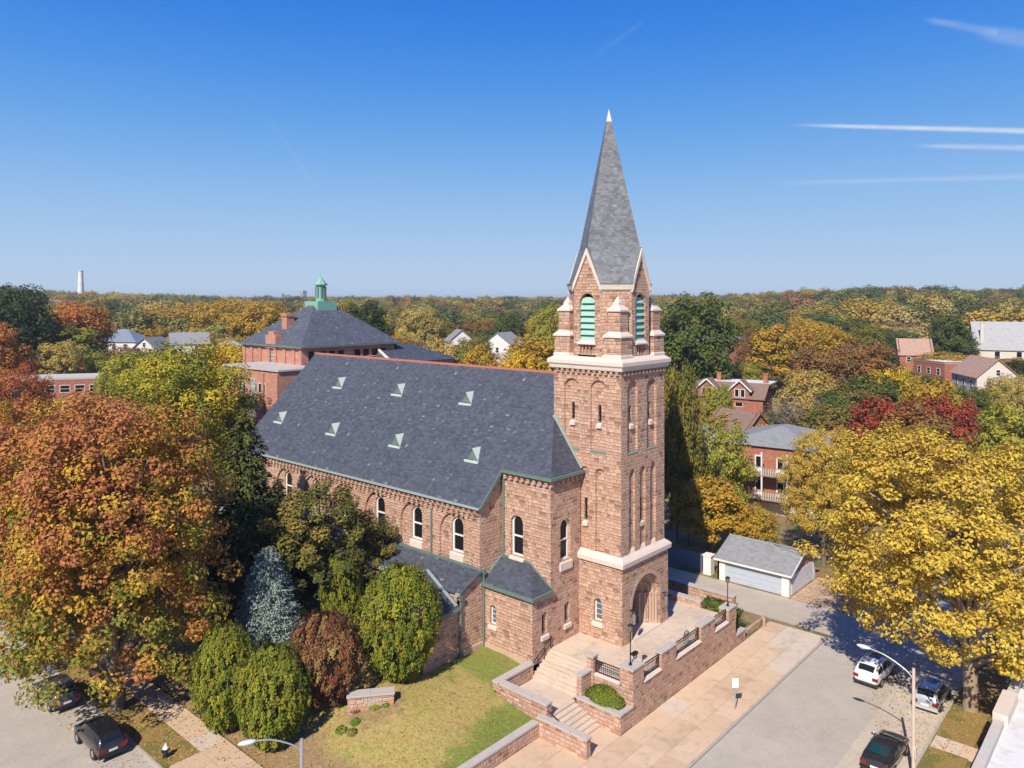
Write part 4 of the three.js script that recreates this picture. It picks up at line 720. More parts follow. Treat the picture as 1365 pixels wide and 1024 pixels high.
// ================================================================ SCHOOL BEHIND THE CHURCH
{
  const c = atDepth(403, 462, 116), X0 = c.X, V0 = c.V, E = c.h, V1 = onX(325, 457, X0).V, X1 = onV(522, 458, V0).X + 1;
  const s = thing('school', 'red brick school building with slate hipped roof and green copper cupola behind the church', 'school');
  const lefth = V1 - V0, cols = [0, .115, .27, .425, .545, .70, .86, 1];
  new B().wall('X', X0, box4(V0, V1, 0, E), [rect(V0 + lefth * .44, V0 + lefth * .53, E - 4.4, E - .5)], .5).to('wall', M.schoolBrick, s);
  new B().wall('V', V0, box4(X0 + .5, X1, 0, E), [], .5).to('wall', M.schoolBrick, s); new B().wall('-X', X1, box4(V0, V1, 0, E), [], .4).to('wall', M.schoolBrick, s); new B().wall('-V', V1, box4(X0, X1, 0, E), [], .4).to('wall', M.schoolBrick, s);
  for (const k of cols) { const v = lerp(V0, V1 - .7, k); new B().box(X0 - .22, X0, 6, E - .25, v, v + .7).to('pilaster', M.schoolBrick, s); }
  new B().wall('X', X0 + .12, box4(V0 + lefth * .44, V0 + lefth * .53, E - 4.4, E - .5), [], .1).to('window', std({ color: rgb(.24, .27, .25), roughness: .4 }), s);
  for (let i = 0; i < 6; i++) new B().box(X0 + .06, X0 + .12, E - 4.2 + i * .62, E - 4.12 + i * .62, V0 + lefth * .44, V0 + lefth * .53).to('glazing_bar', M.sidingWhite, s);
  new B().box(X0 - .4, X0 + .9, E - .6, E + 1.5, V0 + lefth * .40, V0 + lefth * .57).box(X0 - .3, X0 + .8, E + 1.5, E + 2.1, V0 + lefth * .44, V0 + lefth * .53).to('gable_parapet', M.schoolBrick, s);
  // windows of the end wall
  const band = (a, b, n, h0, h1) => { for (let i = 0; i < n; i++) { const w = (b - a) / n, x = a + i * w + w * .16, f = new B().wall('V', V0 - .06, box4(x - .18, x + w * .68 + .18, h0 - .25, h1 + .2), [rect(x, x + w * .68, h0, h1)], .12).to('window', M.brickTrim, s); new B().wall('V', V0 - .02, box4(x, x + w * .68, h0, h1), [], .05).to('pane', M.glassDark, f); new B().box(x, x + w * .68, (h0 + h1) / 2 - .05, (h0 + h1) / 2 + .05, V0 - .05, V0 - .021).to('glazing_bar', M.sidingWhite, f); } };
  const xa = (px) => onV(px, 470, V0).X; band(xa(424), xa(460), 3, E - 3.4, E - .9); band(xa(470), xa(516), 4, E - 3.4, E - .9); band(xa(409), xa(420), 1, E - 5, E - .8);
  const cX = (X0 + X1) / 2, cV = (V0 + V1) / 2, R = 6.4, o = .5, A = [X0 - o, E, V0 - o], Bp = [X1 + o, E, V0 - o], C = [X1 + o, E, V1 + o], D = [X0 - o, E, V1 + o], top = [[cX - 1.6, E + R, cV - .5], [cX + 1.6, E + R, cV - .5], [cX + 1.6, E + R, cV + .5], [cX - 1.6, E + R, cV + .5]];
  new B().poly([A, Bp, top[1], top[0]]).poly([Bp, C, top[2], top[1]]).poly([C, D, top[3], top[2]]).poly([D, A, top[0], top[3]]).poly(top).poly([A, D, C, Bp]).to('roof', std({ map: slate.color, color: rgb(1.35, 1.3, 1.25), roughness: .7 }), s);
  new B().box(X0 - o - .1, X1 + o + .1, E - .3, E - .02, V0 - o - .1, V0 - o).box(X0 - o - .1, X0 - o, E - .3, E - .02, V0 - o, V1 + o).to('gutter', M.copper, s);
  const q = { x: cX, v: cV, h: E + R }, cop = std({ map: stoneTrimMap, color: rgb(.20, .42, .33), roughness: .65 });
  const cup = new B().box(q.x - 1.9, q.x + 1.9, q.h - 1.4, q.h + .5, q.v - 1.9, q.v + 1.9).cyl(q.x, q.v, q.h + .5, q.h + 3.2, .85, .8, 8).cyl(q.x, q.v, q.h + 3.2, q.h + 3.4, 1.15, 1.15, 8).cyl(q.x, q.v, q.h + 3.4, q.h + 4.6, 1.05, .12, 8).cyl(q.x, q.v, q.h + 4.6, q.h + 5.6, .05, .02, 6).to('cupola', cop, s);
  for (let i = 0; i < 8; i++) { const t = (i + .5) / 8 * 2 * Math.PI; new B().box(q.x + Math.cos(t) * .78 - .12, q.x + Math.cos(t) * .78 + .12, q.h + 1, q.h + 2.9, q.v + Math.sin(t) * .78 - .12, q.v + Math.sin(t) * .78 + .12).to('louvre', M.copper, cup); }
  const ch = onX(384, 438, cX - 6), cz = new B().box(ch.X - .7, ch.X + .7, E, ch.h + 2.3, ch.V - .7, ch.V + .7).box(ch.X - .85, ch.X + .85, ch.h + 2.0, ch.h + 2.5, ch.V - .85, ch.V + .85).to('chimney', M.schoolBrick, s);
  // lower wing towards the lawn
  const w = atDepth(371, 496, 108), wX = w.X, wV = w.V, wh = w.h, wV1 = onX(303, 489, wX).V + 1, wX1 = X0;
  new B().wall('X', wX, box4(wV, wV1, 0, wh), [], .4).to('wing_wall', M.schoolBrick, s); new B().wall('V', wV, box4(wX + .4, wX1, 0, wh), [], .4).to('wing_wall', M.schoolBrick, s); new B().wall('-V', wV1, box4(wX + .4, wX1, 0, wh), [], .4).to('wing_wall', M.schoolBrick, s);
  new B().box(wX - .25, wX1, wh, wh + .25, wV - .25, wV1 + .2).to('wing_roof', std({ map: concreteMap, color: rgb(.5, .46, .43) }), s);
  const vv = (px) => onX(px, 520, wX).V;
  for (const px of [336, 325, 310]) { for (const hh of [wh - 3.4, wh - 9]) for (const d of [0, 1.1]) { const v = vv(px + 18) + d; const f = new B().wall('X', wX - .05, box4(v, v + .85, hh, hh + 1.5), [rect(v + .1, v + .75, hh + .1, hh + 1.4)], .1).to('window', M.sidingWhite, s); new B().wall('X', wX - .02, box4(v + .1, v + .75, hh + .1, hh + 1.4), [], .04).to('pane', M.glassDark, f); } }
  { const a = vv(341), b = vv(332); const f = new B().wall('X', wX - .06, box4(a, b, 4, wh - 1.2), [], .1).to('window', std({ color: rgb(.30, .33, .29), roughness: .35 }), s); for (let i = 0; i < 14; i++) { const h = lerp(4.2, wh - 1.5, i / 13); new B().box(wX - .1, wX - .061, h, h + .09, a, b).to('glazing_bar', M.sidingWhite, f); } }
  for (let i = 0; i < 5; i++) { const v = lerp(wV, wV1 - .6, i / 4); new B().box(wX - .2, wX, 1, wh - .4, v, v + .6).to('pilaster', M.schoolBrick, s); }
  new B().box(wX - .4, wX - .02, 0, 3.4, wV + .6, wV1).to('plinth', M.stucco, s);
  // low annexe with its own slate roof
  const a = atDepth(523, 484, 124), b2 = onV(604, 484, a.V), an = thing('school_annexe', 'low brick annexe with dark slate roof beside the school', 'building');
  new B().box(a.X, b2.X, 0, a.h, a.V, a.V + 11).to('wall', M.schoolBrick, an); const rh = a.h + 2.6, o2 = .5; const y = [[a.X - o2, a.h, a.V - o2], [b2.X + o2, a.h, a.V - o2], [b2.X + o2, a.h, a.V + 11.5], [a.X - o2, a.h, a.V + 11.5]];
  new B().poly([y[0], y[1], [b2.X - 5, rh, a.V + 5.5], [a.X + .5, rh, a.V + 5.5]]).poly([y[1], y[2], [b2.X - 5, rh, a.V + 5.5]]).poly([y[2], y[3], [a.X + .5, rh, a.V + 5.5], [b2.X - 5, rh, a.V + 5.5]]).poly([y[3], y[0], [a.X + .5, rh, a.V + 5.5]]).to('roof', M.slate, an); new B().box(a.X - .6, a.X - .35, a.h - 1.5, a.h + .5, a.V - .4, a.V + 11).bar([a.X - .4, a.h + .1, a.V - .5], [a.X + .5, rh + .1, a.V + 5.5], .3, .3).to('coping', M.sidingWhite, an);
}

// ================================================================ HOUSES: local front faces -V of the group; turn 0 looks to the street, turn -90 deg looks to -X
function house(name, label, px, d, o) {
  const q = atDepth(px, 400, d), base = terrain(q.X, q.V), lift = o.lift ?? 0, t = thing(name, label, o.category ?? 'house', q.X, base + lift, q.V, o.turn ?? 0), { w, dp, e, wall = M.brick, roof = M.shingleGrey, rh = 3, type = 'gable', front = [], side = [], trim = M.sidingWhite } = o, x = w / 2, z = dp / 2;
  const gab = type === 'gable' ? [[-x, 0], [x, 0], [x, e], [0, e + rh], [-x, e]] : box4(-x, x, 0, e);   // gable: ridge runs front to back; 'side': ridge runs across
  const sg = type === 'side' ? [[-z + .3, 0], [z - .3, 0], [z - .3, e], [0, e + rh - .1], [-z + .3, e]] : box4(-z + .3, z - .3, 0, e);
  for (const [p, a, g] of [['V', -z, gab], ['-V', z, gab], ['X', -x, sg], ['-X', x, sg]]) new B().wall(p, a, g, [], .3).to('wall', wall, t);
  new B().box(-x + .03, x - .03, -lift - 1.5, -.001, -z + .03, z - .03).to('plinth', M.stucco, t);
  const ov = .45, r = new B();
  if (type === 'gable') { const k = rh / x; r.slab([[-x - ov, e - ov * k, -z - ov], [0, e + rh, -z - ov], [0, e + rh, z + ov], [-x - ov, e - ov * k, z + ov]], .15).slab([[x + ov, e - ov * k, -z - ov], [0, e + rh, -z - ov], [0, e + rh, z + ov], [x + ov, e - ov * k, z + ov]], .15); }
  else if (type === 'side') { const k = rh / z; r.slab([[-x - ov, e - ov * k, -z - ov], [x + ov, e - ov * k, -z - ov], [x + ov, e + rh, 0], [-x - ov, e + rh, 0]], .15).slab([[-x - ov, e - ov * k, z + ov], [x + ov, e - ov * k, z + ov], [x + ov, e + rh, 0], [-x - ov, e + rh, 0]], .15); }
  else if (type === 'hip') { const i = Math.max(0, (Math.max(x, z) - Math.min(x, z))), R1 = x > z ? [[-i, e + rh, 0], [i, e + rh, 0]] : [[0, e + rh, -i], [0, e + rh, i]], c = [[-x - ov, e, -z - ov], [x + ov, e, -z - ov], [x + ov, e, z + ov], [-x - ov, e, z + ov]]; if (x > z) r.poly([c[0], c[1], R1[1], R1[0]]).poly([c[1], c[2], R1[1]]).poly([c[2], c[3], R1[0], R1[1]]).poly([c[3], c[0], R1[0]]); else r.poly([c[0], c[1], R1[0]]).poly([c[1], c[2], R1[1], R1[0]]).poly([c[2], c[3], R1[1]]).poly([c[3], c[0], R1[0], R1[1]]); r.poly(c.slice().reverse()); }
  else { r.box(-x - .1, x + .1, e, e + .12, -z - .1, z + .1); const p = new B().box(-x - .12, x + .12, e + .12, e + .5, -z - .12, -z + .15).box(-x - .12, -x + .15, e + .12, e + .5, -z + .15, z).box(x - .15, x + .12, e + .12, e + .5, -z + .15, z); p.to('parapet', o.parapet ?? trim, t); }
  r.to('roof', roof, t);
  const win = (plane, at, list) => { for (const [c, h, ww, hh] of list) { const f = new B().wall(plane, at, box4(c - ww / 2 - .12, c + ww / 2 + .12, h - .12, h + hh + .12), [rect(c - ww / 2, c + ww / 2, h, h + hh)], .1).to('window', trim, t); new B().wall(plane, at + .04, box4(c - ww / 2, c + ww / 2, h, h + hh), [], .03).to('pane', M.glassDark, f); new B().wall(plane, at + .015, box4(c - ww / 2, c + ww / 2, h + hh / 2 - .04, h + hh / 2 + .04), [], .02).to('glazing_bar', trim, f); } };
  win('V', -z - .08, front); win('X', -x - .08, side);
  if (o.chimney) for (const [cx, cv, ch] of o.chimney) { const ck = new B().box(cx - .45, cx + .45, e - .5, ch, cv - .45, cv + .45).box(cx - .55, cx + .55, ch, ch + .2, cv - .55, cv + .55); ck.to('chimney', o.chMat ?? M.brick, t); }
  return t;
}
const LEFTWARD = -Math.PI / 2;   // front looks to -X
{ // brick house with two gabled dormers
  const t = house('dormer_house', 'red brick house with two white edged gable dormers and flat back roof', 976, 166, { turn: 0, lift: 1.8, w: 15, dp: 9, e: 6.2, rh: 2.6, type: 'side', roof: M.shingleBrown, front: [[-4, 1.2, 1.6, 1.7], [-4, 4.2, 1.5, 1.6], [2.6, 4.2, 1.5, 1.6], [2.6, 1.2, 1.6, 1.7]], chimney: [[-3.5, 2.6, 10.4], [6.8, 1.6, 10.6]] });
  t.rotation.y = -1.38;
  for (const c of [-4.2, 2.8]) { const g = new B().wall('V', -4.62, [[c - 1.9, 5], [c + 1.9, 5], [c + 1.9, 7.9], [c, 9.6], [c - 1.9, 7.9]], [], .3).to('dormer', M.brick, t);
    new B().slab([[c - 2.5, 7.5, -5.1], [c, 9.8, -5.1], [c, 9.8, -.6], [c - 2.5, 7.5, -2.4]], .12).slab([[c + 2.5, 7.5, -5.1], [c, 9.8, -5.1], [c, 9.8, -.6], [c + 2.5, 7.5, -2.4]], .12).to('dormer_roof', M.shingleBrown, g);
    new B().bar([c - 2.5, 7.42, -5.12], [c, 9.72, -5.12], .1, .3).bar([c + 2.5, 7.42, -5.12], [c, 9.72, -5.12], .1, .3).to('barge_board', M.sidingWhite, g);
    for (const k of [-.62, .62]) { new B().box(c + k - .5, c + k + .5, 6.1, 7.9, -4.72, -4.63).to('window', M.sidingWhite, g); new B().box(c + k - .36, c + k + .36, 6.24, 7.76, -4.75, -4.721).to('pane', M.glassDark, g); } }
  new B().box(-7, 8, 8.5, 8.75, 0, 7).to('flat_roof', M.roofWhite, t);
}
{ // apartment house with back porches
  const t = house('apartment_house', 'red brick apartment house with grey roof and two wooden back porches', 1046, 113, { turn: LEFTWARD * .92, lift: 1.5, w: 13, dp: 15, e: 7.9, rh: 2.1, type: 'hip', roof: M.shingleGrey, category: 'house', front: [[-5.2, 5, 1.1, 1.7], [4.6, 5, 1.2, 1.8], [4.6, 1.6, 1.2, 1.8]], side: [] });
  for (const v of [-5.5, -2.5, .5, 3.5, 6]) for (const h of [1.6, 4.9]) { const f = new B().wall('-X', 6.58, box4(v - .7, v + .7, h - .12, h + 1.9), [rect(v - .58, v + .58, h, h + 1.78)], .1).to('window', M.sidingWhite, t); new B().box(6.5, 6.52, h, h + 1.78, v - .58, v + .58).to('pane', M.glassDark, f); new B().box(6.53, 6.57, h + .85, h + .93, v - .58, v + .58).to('glazing_bar', M.sidingWhite, f); }
  for (const v of [-5.5, -2.5, .5, 3.5, 6]) for (const h of [1.6, 4.9]) { const f = new B().wall('X', -6.58, box4(v - .7, v + .7, h - .12, h + 1.9), [rect(v - .58, v + .58, h, h + 1.78)], .1).to('window', M.sidingWhite, t); new B().box(-6.52, -6.5, h, h + 1.78, v - .58, v + .58).to('pane', M.glassDark, f); new B().box(-6.57, -6.53, h + .85, h + .93, v - .58, v + .58).to('glazing_bar', M.sidingWhite, f); }
  const wood = std({ map: stoneTrimMap, color: rgb(.28, .22, .18) });
  for (const h of [1.1, 4.4]) { const p = new B().box(-4, 3, h - .2, h, -10, -7.5).to('porch', wood, t); for (const [x, v] of [[-3.9, -9.9], [2.9, -9.9], [-.5, -9.9]]) new B().box(x - .1, x + .1, h, h + 3.1, v - .1, v + .1).to('post', M.sidingWhite, p); for (let x = -3.8; x < 2.9; x += .32) new B().box(x, x + .09, h, h + .95, -9.95, -9.87).to('baluster', M.stucco, p); new B().box(-4, 3, h + .95, h + 1.05, -10, -9.85).to('rail', wood, p); for (const x of [-1.6, 1.4]) { new B().box(x - .55, x + .55, h, h + 2.2, -7.62, -7.52).to('door', M.sidingWhite, p); new B().box(x - .35, x + .35, h + .6, h + 2, -7.65, -7.621).to('pane', M.glassDark, p); } }
}
house('white_house', 'large white house with blue grey hipped roof among the trees', 165, 265, { turn: -.9, lift: 1.5, w: 15, dp: 12, e: 6.5, rh: 4.2, type: 'hip', wall: M.sidingWhite, roof: M.shingleBlue, front: [[-4, 4.2, 1.2, 1.6], [0, 4.2, 1.2, 1.6], [4, 4.2, 1.2, 1.6], [-4, 1.2, 1.2, 1.6], [4, 1.2, 1.2, 1.6]], side: [[-3, 4.2, 1.2, 1.6], [3, 4.2, 1.2, 1.6]], chimney: [[-4, 2, 11.8]] });
house('gabled_house', 'white gable fronted house beside the large white house', 204, 250, { turn: -.9, lift: 2.4, w: 8, dp: 11, e: 5, rh: 3.4, wall: M.sidingWhite, roof: M.shingleGrey, front: [[-2, 3.4, 1, 1.4], [2, 3.4, 1, 1.4], [0, 5.6, .9, 1.2]] });
house('grey_roof_house', 'house with long grey shingle roof behind the yellow trees', 252, 262, { turn: -.4, lift: 3, w: 12, dp: 9, e: 5.6, rh: 3.4, type: 'side', wall: M.sidingWhite, roof: M.shingleGrey, front: [[-3, 3, 1, 1.4], [2, 3, 1, 1.4]] });
house('grey_roof_house', 'pale house with light grey roof next to the school roof', 306, 262, { turn: .2, w: 12, dp: 9, e: 6.2, rh: 3.2, type: 'hip', wall: M.stucco, roof: std({ map: shingleMap, color: rgb(.42, .42, .40) }), front: [[-3, 3, 1, 1.4], [2, 3, 1, 1.4]] });
house('long_brick_building', 'long low brick building with pale flat roof behind the orange maple', 78, 178, { turn: LEFTWARD * .35, w: 24, dp: 14, e: 8.2, type: 'flat', wall: M.brick, roof: std({ map: concreteMap, color: rgb(.52, .50, .47) }), parapet: M.coping, category: 'building', front: [-9, -6, -3, 0, 3, 6, 9].map((x) => [x, 5.4, 1.9, 1.5]), side: [[-3, 5.4, 1.9, 1.5], [3, 5.4, 1.9, 1.5]] });
house('white_house', 'white house with grey gable roof seen over the church ridge', 672, 245, { turn: .2, w: 8.5, dp: 10, e: 10.5, rh: 3.4, type: 'side', wall: M.sidingWhite, roof: M.shingleGrey, front: [[-2.4, 7.6, 1, 1.5], [2.4, 7.6, 1, 1.5], [0, 4.6, 1, 1.5]], side: [[0, 7.6, 1, 1.5]] });
house('low_brick_house', 'low pinkish house in front of the white gable house', 665, 215, { turn: .1, lift: 2.5, w: 11, dp: 8, e: 6.2, rh: 2.2, type: 'side', wall: M.brickTan, roof: std({ map: shingleMap, color: rgb(.5, .5, .5) }), front: [[-2.5, 3.2, 1, 1.4], [2.5, 3.2, 1, 1.4]] });
house('grey_house', 'small house with pale grey roof among golden trees past the annexe', 612, 250, { turn: -.6, w: 8, dp: 9, e: 11, rh: 3.4, wall: M.sidingWhite, roof: M.shingleGrey, front: [[-1.8, 8, 1, 1.4], [1.8, 8, 1, 1.4]] });
house('brick_shop', 'brick shop with white flat roof beyond the red maple', 1266, 205, { turn: -.75, w: 12, dp: 13, e: 7.6, type: 'flat', wall: M.brick, roof: M.roofWhite, parapet: M.brick, category: 'building', side: [[-4, 4.6, 1.2, 1.6], [0, 4.6, 1.2, 1.6], [4, 4.6, 1.2, 1.6]], front: [[-3, 4.6, 1.2, 1.6], [0, 4.6, 1.2, 1.6], [3, 4.6, 1.2, 1.6]] });
house('cream_house', 'cream gabled house with tan shingle roof beyond the yellow tree', 1312, 182, { turn: -1.0, w: 9, dp: 14, e: 8.2, rh: 4, wall: M.stucco, roof: M.shinglePink, side: [[-4, 5.4, 1, 1.6], [0, 5.4, 1, 1.6], [4, 5.4, 1, 1.6]], front: [[-2, 5.4, 1, 1.6], [2, 5.4, 1, 1.6], [0, 8.4, .8, 1.2], [-2, 2, 1, 1.6], [2, 2, 1, 1.6]] });
house('stone_hall', 'large hall with big pale grey gabled roof behind the cream house', 1366, 250, { turn: -1.25, w: 30, dp: 16, e: 6, rh: 8.5, type: 'side', wall: M.stucco, roof: std({ map: shingleMap, color: rgb(.38, .39, .40) }), category: 'building', front: [-9, -3, 3, 9].map((x) => [x, 1.5, 1.4, 3.5]), chimney: [[-13, -6, 14]], chMat: M.stucco });
house('pink_roof_house', 'house with rosy brown shingle roof among olive trees', 1218, 235, { turn: .4, w: 8, dp: 9, e: 6.5, rh: 4.4, type: 'gable', wall: M.brick, roof: M.shinglePink, side: [[-2, 4, 1, 1.4], [2, 4, 1, 1.4]], front: [[-2, 4, 1, 1.4], [2, 4, 1, 1.4]] });
house('brown_roof_house', 'house with steep brown roof behind the apartment house', 985, 138, { turn: -.3, w: 8, dp: 9, e: 6.2, rh: 3.6, type: 'gable', wall: M.brick, roof: M.shingleBrown, front: [[-2, 3.6, 1, 1.4], [2, 3.6, 1, 1.4]] });
house('porch_house', 'dark brick house with white porch trim under the big green tree', 962, 232, { turn: -.4, w: 13, dp: 9, e: 12, rh: 2.4, type: 'hip', wall: M.brick, roof: M.shingleGrey, front: [[-4, 8.6, 1.2, 1.7], [0, 8.6, 1.2, 1.7], [4, 8.6, 1.2, 1.7]] });
house('grey_shed', 'grey metal roofed shed between the yellow green garden trees', 938, 133, { turn: -.5, w: 5, dp: 6, e: 6.4, rh: 1.4, type: 'gable', wall: M.sidingWhite, roof: M.shingleBlue, category: 'shed', front: [[0, 4, .9, 1.1]] });
house('blue_bungalow', 'small house with pale roof behind the bare grey tree', 1088, 172, { turn: -.5, w: 9, dp: 8, e: 6.5, rh: 1.8, type: 'hip', wall: M.sidingWhite, roof: std({ map: shingleMap, color: rgb(.5, .53, .58) }), front: [[-2, 4, 1, 1.3], [2, 4, 1, 1.3]] });
// ---- far landmarks
{
  const q = atDepth(107.5, 400, 720), b = terrain(q.X, q.V), t = thing('smokestack', 'tall white smokestack rising over the far trees', 'smokestack', q.X, b, q.V), H = 57 - b;
  new B().cyl(0, 0, 0, H, 3.4, 2.0, 20).to('shaft', std({ map: concreteMap, color: rgb(.72, .70, .68) }), t); new B().cyl(0, 0, H, H + .8, 2.25, 2.2, 20).to('rim', M.stucco, t);
  for (const [px, pw, top, d, label] of [[404, 7.5, 388, 4200, 'pale blue tower block standing on the far skyline'], [376, 6, 392.5, 4200, 'shorter pale blue block on the far skyline'], [1201, 7, 382, 3600, 'flat topped tower on the skyline above the olive trees'], [1243, 5, 387, 3600, 'small tower on the skyline beside the flat topped one']]) {
    const c = atDepth(px, 400, d), w = pw * d / FOCAL / 2, h = EYE_H + (400 - top) * d / FOCAL, o = thing('skyline_tower', label, 'tower block', c.X, 0, c.V, .3), m = std({ map: concreteMap, color: rgb(.42, .41, .40), roughness: .6 });
    new B().box(-w, w, 0, h, -w * .8, w * .8).to('shaft', m, o); for (let i = 1; i < 6; i++) new B().box(-w - .4, w + .4, h - i * 6, h - i * 6 + 1.6, -w * .8 - .4, w * .8 + .4).to('floor_band', M.glassLead, o); new B().box(-w * .5, w * .5, h, h + 4, -w * .4, w * .4).to('penthouse', m, o);
  }
  for (const [px, d, w, e, label, mt] of [[72, 640, 26, 30, 'far pink brick block with flat roof below the smokestack', M.brickTan], [95, 600, 30, 29, 'far red brick block with grey flat roof', M.brick]]) house('far_block', label, px, d, { turn: -.2, w, dp: 14, e: e - terrain(atDepth(px, 400, d).X, atDepth(px, 400, d).V), type: 'flat', wall: mt, roof: M.roofWhite, category: 'building' });
}

// ================================================================ TREES AND SHRUBS
const leafMat = (r = 1, g = 1, b = 1, tr = .35) => new THREE.MeshPhysicalMaterial({ color: rgb(r, g, b), vertexColors: true, roughness: 1, specularIntensity: .25, transmission: tr, thickness: 0, side: THREE.DoubleSide });
class Leaves { // small folded leaf faces
  constructor() { this.p = []; this.n = []; this.c = []; this.i = []; this.v = new THREE.Vector3(); this.t = new THREE.Vector3(); this.b = new THREE.Vector3(); }
  leaf(x, y, z, nx, ny, nz, size, R, col, aspect = .62, tx, ty, tz) {
    const n = this.v.set(nx, ny, nz).normalize(), t = this.t;
    if (tx === undefined) t.set(R() - .5, R() - .5, R() - .5); else t.set(tx, ty, tz);
    t.addScaledVector(n, -t.dot(n)).normalize(); const b = this.b.copy(n).cross(t), h = size / 2, w = h * aspect, k = this.p.length / 3, f = size * .14;
    const q = [[-h, 0, 0], [0, w, f], [h, 0, 0], [0, -w, f]];
    for (const [a, e, g] of q) { this.p.push(x + t.x * a + b.x * e + n.x * g, y + t.y * a + b.y * e + n.y * g, z + t.z * a + b.z * e + n.z * g); this.c.push(...col); }
    this.i.push(k, k + 1, k + 2, k, k + 2, k + 3);
  }
  geo() { const g = new THREE.BufferGeometry(); g.setAttribute('position', new THREE.Float32BufferAttribute(this.p, 3)); g.setAttribute('color', new THREE.Float32BufferAttribute(this.c, 3)); g.setIndex(this.i); g.computeVertexNormals(); return g; }
}
function tube(pts, r0, r1, seg = 7) { // tapered limb
  const c = new THREE.CatmullRomCurve3(pts.map((p) => new THREE.Vector3(...p))), n = Math.max(4, pts.length * 3), g = new THREE.TubeGeometry(c, n, 1, seg), P = g.attributes.position, C = new THREE.Vector3();
  for (let i = 0; i <= n; i++) { c.getPointAt(i / n, C); const r = lerp(r0, r1, i / n); for (let k = 0; k <= seg; k++) { const o = i * (seg + 1) + k; P.setXYZ(o, C.x + (P.getX(o) - C.x) * r, C.y + (P.getY(o) - C.y) * r, C.z + (P.getZ(o) - C.z) * r); } }
  const uv = g.attributes.uv, len = c.getLength(); for (let i = 0; i < uv.count; i++) uv.setXY(i, uv.getY(i) * 6.28 * r0, uv.getX(i) * len); return g;
}
// deciduous tree: leaf clumps spread over an uneven crown, limbs reaching into them
function broadleaf({ seed, H, R, hb, clumps, cr, per, leaf, tint, flat = .8, trunk = .035, inner = .12, lean = [0, 0], up = .5, limbs = 12, fill = .5, thin = 0, skirt = .75 }) {
  const rnd = rng(seed), L = new Leaves(), cy = (H + hb) / 2, ry = (H - hb) / 2, wood = [], off = rnd() * 90;
  const lump = (a, e) => .72 + .56 * fbm(a * 1.5 + off, e * 1.7 + off, 4096, 3, seed + 3), cs = [];
  for (let i = 0; i < clumps; i++) {
    const e = Math.asin(lerp(-.82, 1, (i + rnd()) / clumps)), a = i * 2.39996 + rnd() * .7, k = (i % 4 === 3 ? lerp(.3, .7, rnd()) : lerp(.72, 1, rnd())) * lump(a, e), y = cy + Math.sin(e) * ry * Math.min(1, k * 1.06), wide = Math.pow(Math.max(0, Math.cos(e)), e < 0 ? skirt : .75);
    const f = clamp01((y - hb) / (H - hb)); cs.push([Math.cos(a) * wide * R * k + lean[0] * f, y, Math.sin(a) * wide * R * k + lean[1] * f, cr * lerp(.65, 1.25, rnd()), rnd(), rnd()]);
  }
  for (const [x, y, z, r, s1, s2] of cs) {
    if (s2 < thin) continue;
    const n = Math.round(per * (r / cr) ** 2), ox = x / R, oz = z / R, oy = (y - cy) / ry;
    for (let j = 0; j < n; j++) {
      const u = 2 * rnd() - 1, a = rnd() * 6.2832, q = Math.sqrt(1 - u * u), rr = r * (rnd() < fill ? lerp(.75, 1.08, rnd()) : Math.cbrt(rnd())), dx = q * Math.cos(a), dz = q * Math.sin(a);
      const px = x + dx * rr, py = y + u * rr * flat, pz = z + dz * rr;
      L.leaf(px, py, pz, dx * .6 + ox * .45 + rnd() - .5, u * .6 + up + oy * .3 + rnd() - .5, dz * .6 + oz * .45 + rnd() - .5, leaf * lerp(.7, 1.35, rnd()), rnd, tint(rnd, s1, clamp01((py - hb) / (H - hb)), px / R, pz / R));
    }
  }
  const tr = H * trunk, topY = hb + (H - hb) * .62, wob = () => (rnd() - .5) * H * .035;
  wood.push(tube([[0, -.3, 0], [wob() * .3, hb * .5, wob() * .3], [lean[0] * .2 + wob(), hb + (H - hb) * .25, lean[1] * .2 + wob()], [lean[0] * .6 + wob(), topY, lean[1] * .6 + wob()]], tr, tr * .3, 9));
  for (let i = 0; i < limbs; i++) { const c = cs[Math.floor((i + .5) / limbs * cs.length)], h0 = lerp(hb * .75, topY * .9, i / limbs * .9), f = clamp01((h0 - hb) / (H - hb)); wood.push(tube([[lean[0] * f * .6, h0, lean[1] * f * .6], [c[0] * .4, lerp(h0, c[1], .5) + .3, c[2] * .4], [c[0] * .92, c[1], c[2] * .92]], tr * .42, tr * .07, 6)); }
  return { crown: L.geo(), wood: mergeGeometries(wood) };
}
const plantTree = (name, label, group, g, mats, X, V, h, sx, sy, turn, category = 'tree') => { const t = thing(name, label, category, X, h, V, turn, group); part('trunk', g.wood, mats[1], t).scale.set(sx, sy, sx); part('crown', g.crown, mats[0], t).scale.set(sx, sy, sx); return t; };
const mixc = (a, b, k) => [lerp(a[0], b[0], k), lerp(a[1], b[1], k), lerp(a[2], b[2], k)];
const shadeOf = (c, k) => [c[0] * k, c[1] * k, c[2] * k];

